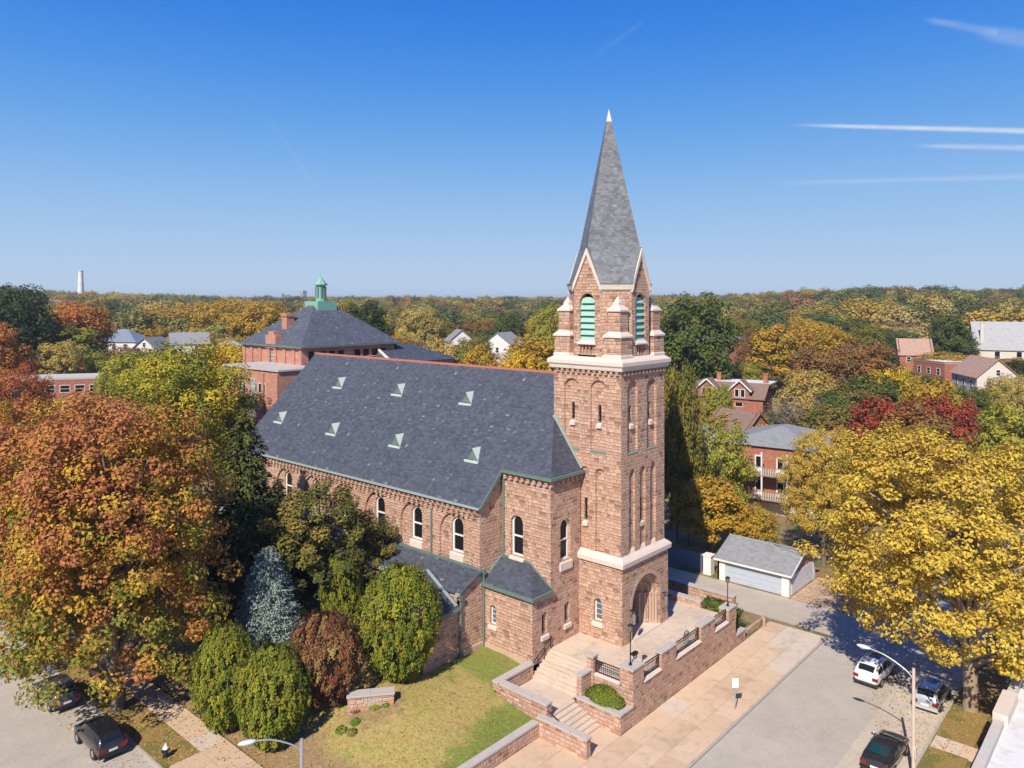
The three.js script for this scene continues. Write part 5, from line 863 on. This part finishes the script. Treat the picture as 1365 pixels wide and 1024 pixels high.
// ---- foreground trees
const W1 = leafMat(1, 1, 1, .26), bk = M.bark;
{ // the two orange maples on the verge of the side street
  const orange = [.46, .20, .05], rust = [.44, .17, .075], gold = [.50, .33, .045], green = [.20, .215, .035], brown = [.26, .12, .05];
  const tint = (rnd, s, f, x, z) => { const k = fbm(x * 2.2 + 9, f * 3.2 + z + 4, 4096, 3, 5), m = clamp01(k * 1.1 - .1 + (f - .5) * .55 + (s - .5) * .5); let c = m > .70 ? rust : m > .5 ? orange : m > .36 ? gold : green; if (rnd() < .2) c = rnd() < .5 ? gold : m > .5 ? brown : orange; return shadeOf(c, lerp(.75, 1.25, rnd())); };
  const g = broadleaf({ seed: 41, H: 23.0, R: 7.5, hb: 1.3, skirt: .3, clumps: 520, cr: 1.05, per: 125, leaf: .29, tint, trunk: .022, limbs: 34, up: .45, thin: .1, fill: .35 }), p = onGround(160, 948, .2);
  plantTree('maple_tree', 'big orange maple towering over the black parked car', null, g, [W1, bk], p.X, p.V + .6, .1, 1, 1, .4);
  const g2 = broadleaf({ seed: 57, H: 21.6, R: 8.8, hb: 1.4, skirt: .3, clumps: 620, cr: 1.08, per: 120, leaf: .29, tint, trunk: .022, limbs: 34, up: .45, thin: .12, fill: .35 });
  plantTree('maple_tree', 'wide orange maple on the side street hiding the dark grey car', null, g2, [W1, bk], -27.9, 35.6, .1, 1, 1, 1.6);
  const q3 = atDepth(20, 700, 90); plantTree('maple_tree', 'thin rosy maple with loose top behind the orange maples', null, g, [leafMat(1.0, .8, .95), bk], q3.X, q3.V, 0, .62, .98, 3.2);
}
{ // the big yellow tree by the silver car
  const y1 = [.66, .48, .07], y2 = [.56, .38, .045], y3 = [.46, .40, .07], br = [.32, .19, .05];
  const tint = (rnd, s, f) => shadeOf(rnd() < .12 ? br : rnd() < .3 ? y2 : rnd() < .22 ? y3 : y1, lerp(.75, 1.2, rnd()) * lerp(.92, 1.08, s));
  const g = broadleaf({ seed: 77, H: 20.3, R: 9.2, hb: 3.9, skirt: .72, clumps: 660, cr: .95, per: 112, leaf: .27, tint, flat: .6, trunk: .028, limbs: 40, lean: [-.2, -3.0], up: .7, fill: .35, thin: .08 });
  const p = onGround(1293, 945, .1); plantTree('yellow_tree', 'big golden yellow tree with pale trunk beside the silver car', null, g, [W1, M.barkPale], p.X, p.V, .05, 1, 1, 0);
  const p2 = atDepth(1098, 600, 86); plantTree('yellow_tree', 'smaller yellow tree in front of the apartment house', null, g, [leafMat(.98, .98, 1.2), M.bark], p2.X, p2.V, 0, .52, .78, 2.1);
}
{ // yellow green tree between maples and school
  const a = [.52, .41, .035], b = [.38, .34, .035], c = [.20, .22, .03];
  const g = broadleaf({ seed: 93, H: 24, R: 8.6, hb: 5, clumps: 330, cr: 1.25, per: 110, leaf: .38, tint: (r, s, f) => shadeOf(s < .4 ? a : s < .75 ? b : c, lerp(.7, 1.25, r())), trunk: .022, limbs: 16, up: .5, thin: .1 });
  const p = atDepth(243, 500, 100); plantTree('lime_tree', 'yellow green tree standing between orange maple and school', null, g, [W1, bk], p.X, p.V, 0, 1, 1, .9);
}
// conifers: whorls of drooping branches carrying needle sprays
function spruce({ seed, H, R, rows, per, needles, size, col, droop = .25, base = .04, ragged = .25, power = .85, up = .55 }) {
  const rnd = rng(seed), L = new Leaves(), wood = [tube([[0, -.3, 0], [0, H * .5, 0], [0, H * .97, 0]], H * .018, .03, 7)];
  for (let i = 0; i < rows; i++) {
    const f = i / rows, y = lerp(H * base, H * .97, f), r0 = R * Math.pow(1 - f, power) * (1 - ragged * .5) + .12;
    const n = Math.max(4, Math.round(per * (r0 / R + .12)));
    for (let k = 0; k < n; k++) {
      const a = (k + rnd()) / n * 6.2832, len = r0 * lerp(1 - ragged, 1 + ragged * .6, rnd()), ca = Math.cos(a), sa = Math.sin(a), yy = y + (rnd() - .5) * H / rows * 1.4, m = Math.max(5, Math.round(needles * len / R)), tone = lerp(.75, 1.2, rnd());
      if (k % 6 === 0) wood.push(tube([[0, yy, 0], [ca * len * .5, yy - len * droop * .3, sa * len * .5], [ca * len * .95, yy - len * droop, sa * len * .95]], .05, .015, 4));
      for (let j = 0; j < m; j++) { const t = Math.pow(rnd(), .55), s = (rnd() - .5) * len * .32 * (1 - t * .4), px = ca * len * t - sa * s, pz = sa * len * t + ca * s, py = yy - len * droop * t * t + (rnd() - .5) * size * 1.1 + t * t * len * .06;
        L.leaf(px, py, pz, ca * .35 + (rnd() - .5) * .8, up + rnd() * .6, sa * .35 + (rnd() - .5) * .8, size * lerp(.7, 1.3, rnd()), rnd, shadeOf(col(rnd, f), tone), .42, ca + (rnd() - .5), -.25, sa + (rnd() - .5)); }
    }
  }
  return { crown: L.geo(), wood: mergeGeometries(wood) };
}
{
  const g = spruce({ seed: 5, H: 9.8, R: 3.5, rows: 48, per: 40, needles: 52, size: .21, col: (r) => mixc([.20, .26, .235], [.34, .41, .38], r()), droop: .2, power: .55, ragged: .22 });
  const p = onGround(357, 886, 1.1); plantTree('blue_spruce', 'silvery blue spruce between the maple and the clipped green hornbeams', null, g, [leafMat(1, 1, 1, .1), bk], p.X, p.V, 1.0, 1, 1, 0);
  const g2 = spruce({ seed: 9, H: 19, R: 6.2, rows: 54, per: 26, needles: 46, size: .5, col: (r) => mixc([.05, .065, .02], [.14, .15, .04], r()), droop: .45, power: .6, ragged: .5 });
  const q = onX(325, 640, -14.5); plantTree('norway_spruce', 'tall dark drooping spruce beside the far end of the nave', null, g2, [leafMat(1, 1, 1, .1), bk], -14.5, q.V, 1.6, 1, 1, 0);
  const q2 = onX(376, 700, -11.2); plantTree('norway_spruce', 'shorter dark spruce close against the nave wall', null, g2, [leafMat(1, 1, 1, .1), bk], -11.6, q2.V, 1.8, .72, .62, 1);
}
{ // pine with golden tipped tufts, and a second one behind
  const col = (r, s, f) => shadeOf(s < .45 ? [.17, .15, .035] : s < .75 ? [.09, .10, .028] : [.24, .185, .045], lerp(.65, 1.3, r()));
  const g = broadleaf({ seed: 121, H: 12.4, R: 4.6, hb: 2.2, clumps: 170, cr: .72, per: 130, leaf: .26, tint: col, flat: .7, trunk: .024, limbs: 22, up: .9 });
  const p = atDepth(428, 700, 65.5); plantTree('pine_tree', 'bushy dark pine with golden needle tufts below the nave windows', null, g, [leafMat(1, 1, 1, .12), bk], p.X, p.V, 1.8, 1, 1, .3);
  const p2 = atDepth(500, 760, 67.5); plantTree('pine_tree', 'lower pine bough tree leaning towards the sacristy roof', null, g, [leafMat(.9, .95, 1, .12), bk], p2.X, p2.V, 1.9, .5, .7, 2.3);
}
// upright clipped hornbeams: flame-like sprays in an oval
function flame({ seed, H, R, n, leaf, cols, belly = .42 }) {
  const rnd = rng(seed), L = new Leaves();
  const prof = (f) => Math.pow(Math.sin(Math.PI * Math.pow(clamp01(f * .93 + .05), 1.12)), .55), sprays = Math.round(n / 34);
  for (let i = 0; i < sprays; i++) {
    const f0 = Math.pow(rnd(), .92) * .95, a = rnd() * 6.2832, deep = rnd() < .22, k = deep ? lerp(.5, .86, rnd()) : lerp(.86, 1.07, rnd()), leader = rnd() < .14, lump = .88 + .26 * fbm(a * 2.2 + 11, f0 * 7 + seed, 4096, 2, seed), len = H * (leader ? lerp(.13, .2, rnd()) : lerp(.06, .13, rnd())), tone = lerp(.8, 1.2, rnd()), c = cols[Math.floor(rnd() * cols.length)], w = R * .1;
    for (let j = 0; j < 34; j++) { const t = rnd(), f = f0 + t * len / H, r = R * prof(Math.min(.985, f0 + t * len / H * (leader ? .25 : .75))) * k * lump * (1 + .06 * t), s = w * (1 - t * .7), px = Math.cos(a) * r + (rnd() - .5) * 2 * s, pz = Math.sin(a) * r + (rnd() - .5) * 2 * s; if (f > 1.06) continue;
      L.leaf(px, f * H, pz, Math.cos(a) + (rnd() - .5) * 1.2, .75 + (rnd() - .5) * .9, Math.sin(a) + (rnd() - .5) * 1.2, leaf * lerp(.7, 1.3, rnd()), rnd, shadeOf(c, tone * lerp(.85, 1.15, rnd())), .6, rnd() - .5, 1.0, rnd() - .5); }
  }
  return { crown: L.geo(), wood: mergeGeometries([tube([[0, -.2, 0], [.05, H * .4, 0], [0, H * .8, 0]], H * .022, .03, 7), ...[0, 1, 2, 3, 4].map((i) => tube([[0, H * .1, 0], [Math.cos(i * 1.26) * R * .4, H * .3, Math.sin(i * 1.26) * R * .4], [Math.cos(i * 1.26) * R * .6, H * .65, Math.sin(i * 1.26) * R * .6]], H * .012, .02, 5))]) };
}
{
  const gr = [[.18, .22, .025], [.25, .27, .03], [.32, .30, .03], [.12, .165, .022]], hm = leafMat(1, 1, 1, .3);
  const A = flame({ seed: 31, H: 8.0, R: 2.75, n: 38000, leaf: .17, cols: gr }), C = flame({ seed: 33, H: 6.4, R: 2.15, n: 30000, leaf: .16, cols: [...gr, [.24, .23, .03]] });
  const put = (g, px, py, h, sx, sy, label) => { const p = onGround(px, py, h); plantTree('hornbeam', label, 'clipped upright hornbeams on the lawn', g, [hm, bk], p.X, p.V, lawnH(p.X, p.V), sx, sy, px, 'shrub tree'); };
  put(A, 533, 912, 1.6, 1, 1, 'largest oval green hornbeam beside the house number wall');
  put(C, 364, 992, .5, 1.02, 1.0, 'upright green hornbeam beside the grey street lamp'); put(C, 300, 968, .5, .95, 1.08, 'upright green hornbeam under the maple edge beside the side walk');
  put(C, 455, 850, 1.8, .72, 1.02, 'narrow green hornbeam standing in front of the pine');
  const P = flame({ seed: 35, H: 6.2, R: 2.4, n: 19000, leaf: .18, cols: [[.22, .085, .045], [.27, .12, .05], [.15, .065, .04], [.30, .19, .07]] }); const p = onGround(434, 938, 1.5);
  plantTree('purple_shrub', 'tall copper brown shrub between the green hornbeams', null, P, [leafMat(1, 1, 1, .25), bk], p.X, p.V, lawnH(p.X, p.V), 1, 1, 0, 'shrub');
}
// ---- planter shrub, hedges, small bed plants
function mound({ seed, rx, ry, rz, n, leaf, cols, boxy }) { const rnd = rng(seed), L = new Leaves(); for (let i = 0; i < n; i++) { const u = lerp(-.15, 1, rnd()), a = rnd() * 6.2832, q = boxy ? 1 : Math.sqrt(Math.max(0, 1 - u * u)), l = .82 + .3 * fbm(a * 2 + 7, u * 3 + 7, 4096, 2, seed) , k = rnd() < .75 ? lerp(.88, 1.05, rnd()) : Math.sqrt(rnd()); let x = Math.cos(a) * q, z = Math.sin(a) * q; if (boxy) { const m = 1 / Math.max(Math.abs(x), Math.abs(z)); x *= m; z *= m; if (rnd() < .4) { x *= rnd(); z *= rnd(); } } L.leaf(x * rx * k * l, Math.max(.02, (boxy && k < .95 ? 1 : u) * ry * k * l), z * rz * k * l, x + rnd() - .5, u + .4 + rnd() - .5, z + rnd() - .5, leaf * lerp(.7, 1.3, rnd()), rnd, shadeOf(cols[Math.floor(rnd() * cols.length)], lerp(.75, 1.25, rnd()))); } return L.geo(); }
{
  const hedgeCols = [[.07, .12, .02], [.10, .15, .025], [.14, .18, .03]], m = leafMat(1, 1, 1, .2);
  const bushy = (name, label, cat, X, V, h, geo, grp) => { const t = thing(name, label, cat, X, h, V, 0, grp); part('foliage', geo, m, t); part('stem', tube([[0, -.15, 0], [.03, .3, 0], [0, .6, 0]], .06, .03, 5), bk, t); return t; };
  bushy('planter_shrub', 'rounded green evergreen shrub filling the granite planter', 'shrub', -5.62, -2.2, 1.36, mound({ seed: 61, rx: .85, ry: 1.15, rz: 1.55, n: 5200, leaf: .15, cols: [[.11, .16, .02], [.16, .2, .025], [.2, .23, .03]] }));
  bushy('hedge', 'clipped dark green hedge on the terrace edge beside the lamp post', 'hedge', 12.2, -1.95, 2.2, mound({ seed: 63, rx: .62, ry: 1.05, rz: 1.15, n: 4200, leaf: .14, cols: hedgeCols, boxy: true }));
  bushy('hedge', 'clipped green hedge below the terrace end pier above the low wall', 'hedge', 13.25, -3.1, .35, mound({ seed: 64, rx: .8, ry: 2.0, rz: .5, n: 4200, leaf: .14, cols: hedgeCols, boxy: true }));
  const bed = [[475, 952, .5, [.2, .09, .05], 'low rust brown shrub in the bed before the number wall'], [492, 946, .45, [.17, .08, .05], 'second low brown shrub in the bed before the number wall'], [500, 952, .4, [.22, .26, .03], 'yellow green tuft at the foot of the number wall'], [514, 951, .33, [.14, .22, .03], 'small bright green plant near the end of the number wall'], [474, 966, .38, [.12, .2, .03], 'small green plant in the middle of the flower bed'], [455, 972, .45, [.2, .22, .04], 'leafy green tuft at the tip of the flower bed'], [470, 976, .4, [.2, .2, .05], 'straggly olive tuft at the edge of the flower bed']];
  bed.forEach(([px, py, r, c, label], i) => { const p = onGround(px, py, 1.35); const t = thing('bed_plant', label, 'plant', p.X, lawnH(p.X, p.V) - .02, p.V, 0, 'plants in the flower bed'); part('foliage', mound({ seed: 200 + i, rx: r * .9, ry: r * .75, rz: r * .9, n: 170, leaf: .2, cols: [c, shadeOf(c, .8), shadeOf(c, 1.2)] }), m, t); });
}
// ---- middle and far trees: a few grown forms, several autumn colours
const relTint = (vy) => (r, s, f) => { const k = lerp(.72, 1.28, r()), h = (s - .5) * vy + (r() - .5) * vy * .6; return [k * (1 + h), k * (1 + h * .15), k * (1 - h * .6)]; };
const forms = [[.30, 5.4, 1], [.22, 5.0, 2], [.2, 6.0, 3], [.26, 4.3, 4], [.24, 5.6, 5]].map(([hb, R, s]) => broadleaf({ seed: 300 + s, H: 14, R, hb: 14 * hb * .8, clumps: 170, cr: 1.02, per: 62, leaf: .44, tint: relTint(.34), trunk: .022, limbs: 12, up: .55, fill: .5, thin: .06 }));
const bareForm = broadleaf({ seed: 377, H: 12, R: 5, hb: 2, clumps: 170, cr: .7, per: 9, leaf: .3, tint: relTint(.2), trunk: .022, limbs: 110, up: .4 });
const K = {
  gold: leafMat(0.483, 0.322, 0.040), yellow: leafMat(0.667, 0.471, 0.034), straw: leafMat(0.494, 0.380, 0.103), olive: leafMat(0.230, 0.201, 0.040), green: leafMat(0.109, 0.144, 0.034), dark: leafMat(0.057, 0.083, 0.025), orange: leafMat(0.506, 0.218, 0.052), rust: leafMat(0.287, 0.155, 0.052), red: leafMat(0.345, 0.071, 0.040), lime: leafMat(0.345, 0.333, 0.046), bare: leafMat(0.253, 0.196, 0.161),
};
const WORDS = { gold: 'golden', yellow: 'bright yellow', straw: 'pale straw coloured', olive: 'olive', green: 'green', dark: 'dark green', orange: 'orange', rust: 'russet brown', red: 'red', lime: 'yellow green', bare: 'bare' };
let nTree = 0;
function standTree(px, top, wpx, d, kind, label, group, f = nTree) {
  const q = atDepth(px, 400, d), b = terrain(q.X, q.V), H = Math.max(4, EYE_H + (400 - top) * d / FOCAL - b), g = kind === 'bare' ? bareForm : forms[f % 5], R = [5.4, 5, 6, 4.3, 5.6][f % 5]; nTree++;
  return plantTree(kind === 'bare' ? 'bare_tree' : 'autumn_tree', label, group, g, [K[kind], bk], q.X, q.V, b - .1, wpx / 2 * d / FOCAL / (kind === 'bare' ? 5 : R), H / (kind === 'bare' ? 12 : 14), (px * 1.7 + d) % 6.28);
}
const HAND = [
  [903, 486, 62, 94, 'olive', 'tall olive tree close behind the tower on the alley side'], [895, 560, 60, 100, 'green', 'green tree in the tower shadow beyond the alley fence'], [958, 562, 88, 103, 'lime', 'yellow green garden tree behind the alley garage'], [948, 636, 84, 90, 'gold', 'small golden orange tree overhanging the garage roof'], [1005, 672, 60, 88, 'gold', 'low golden shrub tree beside the apartment porches'], [918, 640, 50, 93, 'lime', 'low yellow green tree by the alley fence'],
  [926, 396, 108, 178, 'green', 'very large green tree behind the porch house'], [897, 418, 60, 190, 'olive', 'olive tree beside the very large green tree'], [1036, 434, 74, 205, 'gold', 'golden brown tree rising behind the dormer house roof'], [1088, 430, 78, 208, 'gold', 'golden tree standing beside the russet pair'], [1092, 462, 80, 172, 'rust', 'russet tree standing above the bare grey tree'], [1150, 456, 86, 176, 'rust', 'second russet tree between the bare tree and the pink roof'], [1012, 442, 60, 215, 'rust', 'russet tree behind the dormer house chimney'], [1166, 500, 86, 146, 'green', 'dull green tree behind the red maples'], [1232, 500, 84, 150, 'green', 'green tree below the brick shop'], [1125, 520, 80, 140, 'green', 'green tree between bare tree and red maple'],
  [1178, 532, 104, 112, 'red', 'red maple beyond the golden yellow tree on the apartment side'], [1258, 528, 108, 114, 'red', 'red maple beyond the golden yellow tree on the street side'], [1222, 540, 90, 106, 'rust', 'russet maple between the two red maples'], [1062, 526, 112, 140, 'bare', 'bare grey twiggy tree behind the apartment house'], [1025, 566, 54, 124, 'yellow', 'small bright yellow tree beside the brown roof'], [1345, 540, 90, 98, 'lime', 'yellow green tree past the golden tree on the street'], [1362, 505, 50, 140, 'straw', 'pale tree past the cream house on the street'], [1262, 470, 76, 215, 'gold', 'golden tree rising behind the brick shop'], [1325, 430, 60, 330, 'yellow', 'bright yellow tree far beyond the pink roof'], [955, 512, 46, 150, 'lime', 'tree covering the end of the dormer house'], [985, 550, 90, 140, 'gold', 'golden tree below the dormer house windows'],
  [1345, 500, 62, 160, 'straw', 'pale golden tree in front of the cream house'], [1300, 524, 52, 158, 'gold', 'golden tree below the cream house gable'], [1212, 500, 52, 190, 'olive', 'olive tree in front of the pink roofed house'], [1244, 508, 46, 186, 'olive', 'olive tree in front of the brick shop wall'], [1318, 478, 56, 205, 'gold', 'golden tree between the cream house and the stone hall'],
  [74, 432, 112, 215, 'lime', 'broad yellow green tree behind the long brick building'], [107, 404, 76, 226, 'orange', 'orange tree in front of the white smokestack'], [20, 380, 92, 205, 'dark', 'tall dark evergreen tree next to the far orange tree'], [8, 430, 90, 205, 'dark', 'second dark tree behind the long brick building'], [165, 462, 48, 215, 'rust', 'purple brown tree in front of the white house'], [300, 398, 90, 330, 'gold', 'broad golden tree between the white houses and the school cupola'], [225, 408, 90, 340, 'gold', 'golden tree behind the white houses'], [350, 402, 80, 300, 'gold', 'golden tree behind the school roof'], [455, 402, 60, 260, 'olive', 'olive tree on the annexe side of the school cupola'], [490, 404, 62, 230, 'dark', 'dark green tree on the annexe side of the school roof'],
  [560, 408, 60, 260, 'straw', 'pale golden tree beyond the school annexe'], [590, 455, 60, 190, 'straw', 'pale tree just past the annexe roof'], [640, 425, 70, 300, 'rust', 'russet tree beyond the small grey house'], [632, 448, 54, 210, 'olive', 'dark olive tree beside the low pinkish house'], [715, 452, 100, 165, 'gold', 'golden tree rising above the church ridge by the tower'], [735, 405, 60, 230, 'lime', 'tall yellow green tree beside the tower cornice'], [640, 462, 50, 175, 'gold', 'golden bush top above the middle of the church ridge'], [690, 468, 60, 160, 'yellow', 'bright yellow shrub top above the church ridge'],
  [145, 495, 40, 150, 'lime', 'small yellow green tree at the end of the long brick building'], [310, 520, 60, 104, 'lime', 'loose yellow green tree in front of the school wing'], [205, 470, 60, 165, 'gold', 'golden tree top behind the yellow green tree'],
];
for (const a of HAND) standTree(...a.slice(0, 6), null);
{
  // keep clear what the photograph shows: [px from, px to, nearer than, lowest row that must stay open]
  const OPEN = [[128, 225, 262, 466], [40, 130, 176, 528], [236, 326, 258, 456], [296, 525, 112, 900], [400, 605, 130, 486], [655, 700, 242, 484], [602, 620, 246, 458], [928, 1022, 164, 546], [998, 1092, 120, 690], [1238, 1296, 203, 499], [1290, 1345, 180, 512], [1310, 1366, 246, 474], [1206, 1228, 232, 487], [974, 1002, 136, 590], [930, 990, 228, 478], [60, 110, 560, 404]];
  const BUILT = scene.children.filter((o) => ['house', 'building', 'shed', 'school'].includes(o.userData.category)).map((o) => new THREE.Box3().setFromObject(o));
  const rnd = rng(4711), kinds = ['gold', 'gold', 'gold', 'straw', 'straw', 'straw', 'olive', 'olive', 'olive', 'green', 'green', 'green', 'lime', 'lime', 'lime', 'gold', 'rust', 'rust', 'orange', 'dark', 'yellow', 'straw', 'olive', 'lime'], cand = [], far = [];
  const step = 12.6;
  for (let X = EYE_X - 2400; X < EYE_X + 3000; X += step) for (let V = EYE_V - 800; V < EYE_V + 3000; V += step) {
    const x = X + (rnd() - .5) * 8, v = V + (rnd() - .5) * 8, w = rnd(), kk = rnd(), sz = rnd(), a = eyeAngle(x, v), R = eyeDist(x, v);
    if (Math.abs(a) > .66 || R < 118 || R > 2700) continue;
    if (R > 900 && w > .42) continue; if (R > 300 && w > .62) continue;
    if (v > -25 && v < -7 && x < 400) continue; if (x > -43 && x < -23 && v < 230) continue; if (x > 17 && x < 27 && v < 120) continue; if (x > -26 && x < 40 && v < 60) continue;
    if (x > 25 && x < 36 && v < 8) continue; if (BUILT.some((b) => x > b.min.x - 4 && x < b.max.x + 4 && -v > b.min.z - 4 && -v < b.max.z + 4)) continue;
    const d = R * Math.cos(a), px = PCX + FOCAL * Math.tan(a), b = terrain(x, v), H0 = lerp(9, 19, sz * sz * .5 + sz * .5) + (R > 400 ? 2 : 0); let top = 400 + (EYE_H - b - H0) * FOCAL / d; const half = 6.3 * FOCAL / d;
    let skip = false, minTop = 0; for (const [p0, p1, dd, row] of OPEN) if (d < dd && px + half > p0 && px - half < p1) minTop = Math.max(minTop, row + 4);
    if (minTop > top) { const h = EYE_H - b - (minTop - 400) * d / FOCAL; if (h < 4.5) skip = true; else top = minTop; }
    if (skip) continue;
    let k = kinds[Math.floor(kk * kinds.length)]; const zone = fbm(x / 90 + 60, v / 90 + 60, 4096, 2, 17); if (R > 250 && zone > .6 && kk < .6) k = 'green'; if (R > 250 && zone < .4 && kk < .5) k = 'gold';
    cand.push({ x, v, d, px, top, w: lerp(.8, 1.15, w) * 2 * half * (minTop ? .85 : 1), k, b, R });
  }
  cand.sort((p, q) => p.R - q.R);
  const near = cand.slice(0, 255), rest = cand.slice(255);
  const homes = scene.children.filter((o) => ['house', 'building', 'shed', 'school'].includes(o.userData.category));
  const beside = (t) => { let b = null, m = 1e9; for (const o of homes) { const k = Math.hypot(o.position.x - t.x, o.position.z + t.v); if (k < m && o.position.lengthSq() > 1) { m = k; b = o; } } return b.name.replace(/_\d+$/, '').replaceAll('_', ' '); };
  for (const t of near) { const H = EYE_H - t.b - (t.top - 400) * t.d / FOCAL; t.size = H > 15 ? 'tall' : H > 11 ? 'middling' : 'low'; }
  for (const t of near) standTree(t.px, t.top, t.w, t.d, t.k, `${t.size} ${WORDS[t.k]} autumn tree in the gardens round the ${beside(t)}`, `${WORDS[t.k]} trees of the wooded neighbourhood`, Math.abs(Math.floor(t.px * 7 + t.d)));
  // the wood beyond, one mass to the horizon
  const root = new THREE.Group(); root.name = 'distant_wood'; scene.add(root); tag(root, 'distant autumn woodland running out to the horizon', 'woodland', null, 'stuff');
  const farForms = [1, 2, 3].map((s) => broadleaf({ seed: 500 + s, H: 14, R: 5.6, hb: 3, clumps: 80, cr: 1.5, per: 28, leaf: .85, tint: relTint(.25), trunk: .022, limbs: 4, up: .6, fill: .7 }).crown), mt = leafMat(1, 1, 1, .3);
  const cols = { gold: [.42, .30, .055], yellow: [.56, .42, .05], straw: [.44, .35, .12], olive: [.23, .205, .055], green: [.115, .15, .045], dark: [.065, .09, .036], orange: [.40, .21, .07], rust: [.28, .165, .07], red: [.26, .09, .05], lime: [.31, .30, .065] };
  farForms.forEach((g, i) => {
    const list = rest.filter((_, k) => k % 3 === i), m = new THREE.InstancedMesh(g, mt, list.length), M4 = new THREE.Matrix4(), q = new THREE.Quaternion(), up = new THREE.Vector3(0, 1, 0), c = new THREE.Color(); m.name = 'crowns'; m.userData.kind = 'stuff';
    list.forEach((t, k) => { const H = EYE_H - t.b - (t.top - 400) * t.d / FOCAL, s = t.w / 2 * t.d / FOCAL / 5.2; q.setFromAxisAngle(up, k * 2.4); M4.compose(new THREE.Vector3(t.x, t.b - .5, -t.v), q, new THREE.Vector3(s * lerp(1.15, 1.6, (k * 31 % 17) / 17), H / 14, s * lerp(1.15, 1.6, (k * 31 % 17) / 17))); m.setMatrixAt(k, M4); const j = .85 + .3 * ((k * 7919) % 97) / 97; c.setRGB(...cols[t.k].map((z) => z * j)); m.setColorAt(k, c); });
    root.add(m);
  });
  console.log('trees', nTree, 'far', rest.length);
}
// ---- fallen leaves on verge, lawn edge and pavement
{
  const L = new Leaves(), rnd = rng(99), one = [[.40, .24, .07], [.46, .32, .08], [.33, .16, .05]];
  L.leaf(0, 0, 0, 0, 1, 0, .14, () => .3, [1, 1, 1]); const g = L.geo(), spots = [];
  const add = (X, V, h) => spots.push([X, h, V]);
  for (let i = 0; i < 7800; i++) { const X = lerp(-31.5, -24, rnd()), V = lerp(8, 40, rnd()); if (X > -26.5 && X < -24.7 && rnd() < .75) continue; if (X < -29.1 && rnd() < .7) continue; add(X, V, X < -29.1 ? .02 : X > -26.5 && X < -24.7 ? .145 : .115); }
  for (let i = 0; i < 2400; i++) { const X = -24.6 + 14 * rnd() ** 1.6, V = lerp(.8, 24, rnd()); if (X > -9.9 && V < 4.4) continue; add(X, V, lawnH(X, V) + .03); }
  for (let i = 0; i < 2600; i++) { const X = lerp(25, 40, rnd()), V = lerp(-9.3, -2, rnd()); if (X < 33 && V > -3.4) continue; add(X, V, .05); }
  for (let i = 0; i < 1500; i++) { const a = rnd() * 6.28, r = 9 * Math.sqrt(rnd()), X = 13.5 + Math.cos(a) * r, V = -19.6 + Math.sin(a) * r * .5; if (V < -23) continue; add(X, V, V < -20.1 ? .12 : .025); }
  const m = new THREE.InstancedMesh(g, new THREE.MeshStandardMaterial({ vertexColors: true, roughness: 1, side: THREE.DoubleSide }), spots.length), M4 = new THREE.Matrix4(), q = new THREE.Quaternion(), e = new THREE.Euler(), c = new THREE.Color();
  spots.forEach(([X, h, V], k) => { e.set((rnd() - .5) * .6, rnd() * 6.28, (rnd() - .5) * .6); q.setFromEuler(e); const s = lerp(.7, 1.5, rnd()); M4.compose(new THREE.Vector3(X, h, -V), q, new THREE.Vector3(s, s, s)); m.setMatrixAt(k, M4); m.setColorAt(k, c.setRGB(...one[k % 3])); });
  m.name = 'fallen_leaves'; tag(m, 'fallen autumn leaves scattered on verge, lawn and pavement', 'leaves', null, 'stuff'); scene.add(m);
}

// thin autumn haze: far trees pale a little towards the horizon
scene.fog = new THREE.FogExp2(new THREE.Color().setRGB(.62, .74, .92), .00016);

renderer.render(scene, camera);
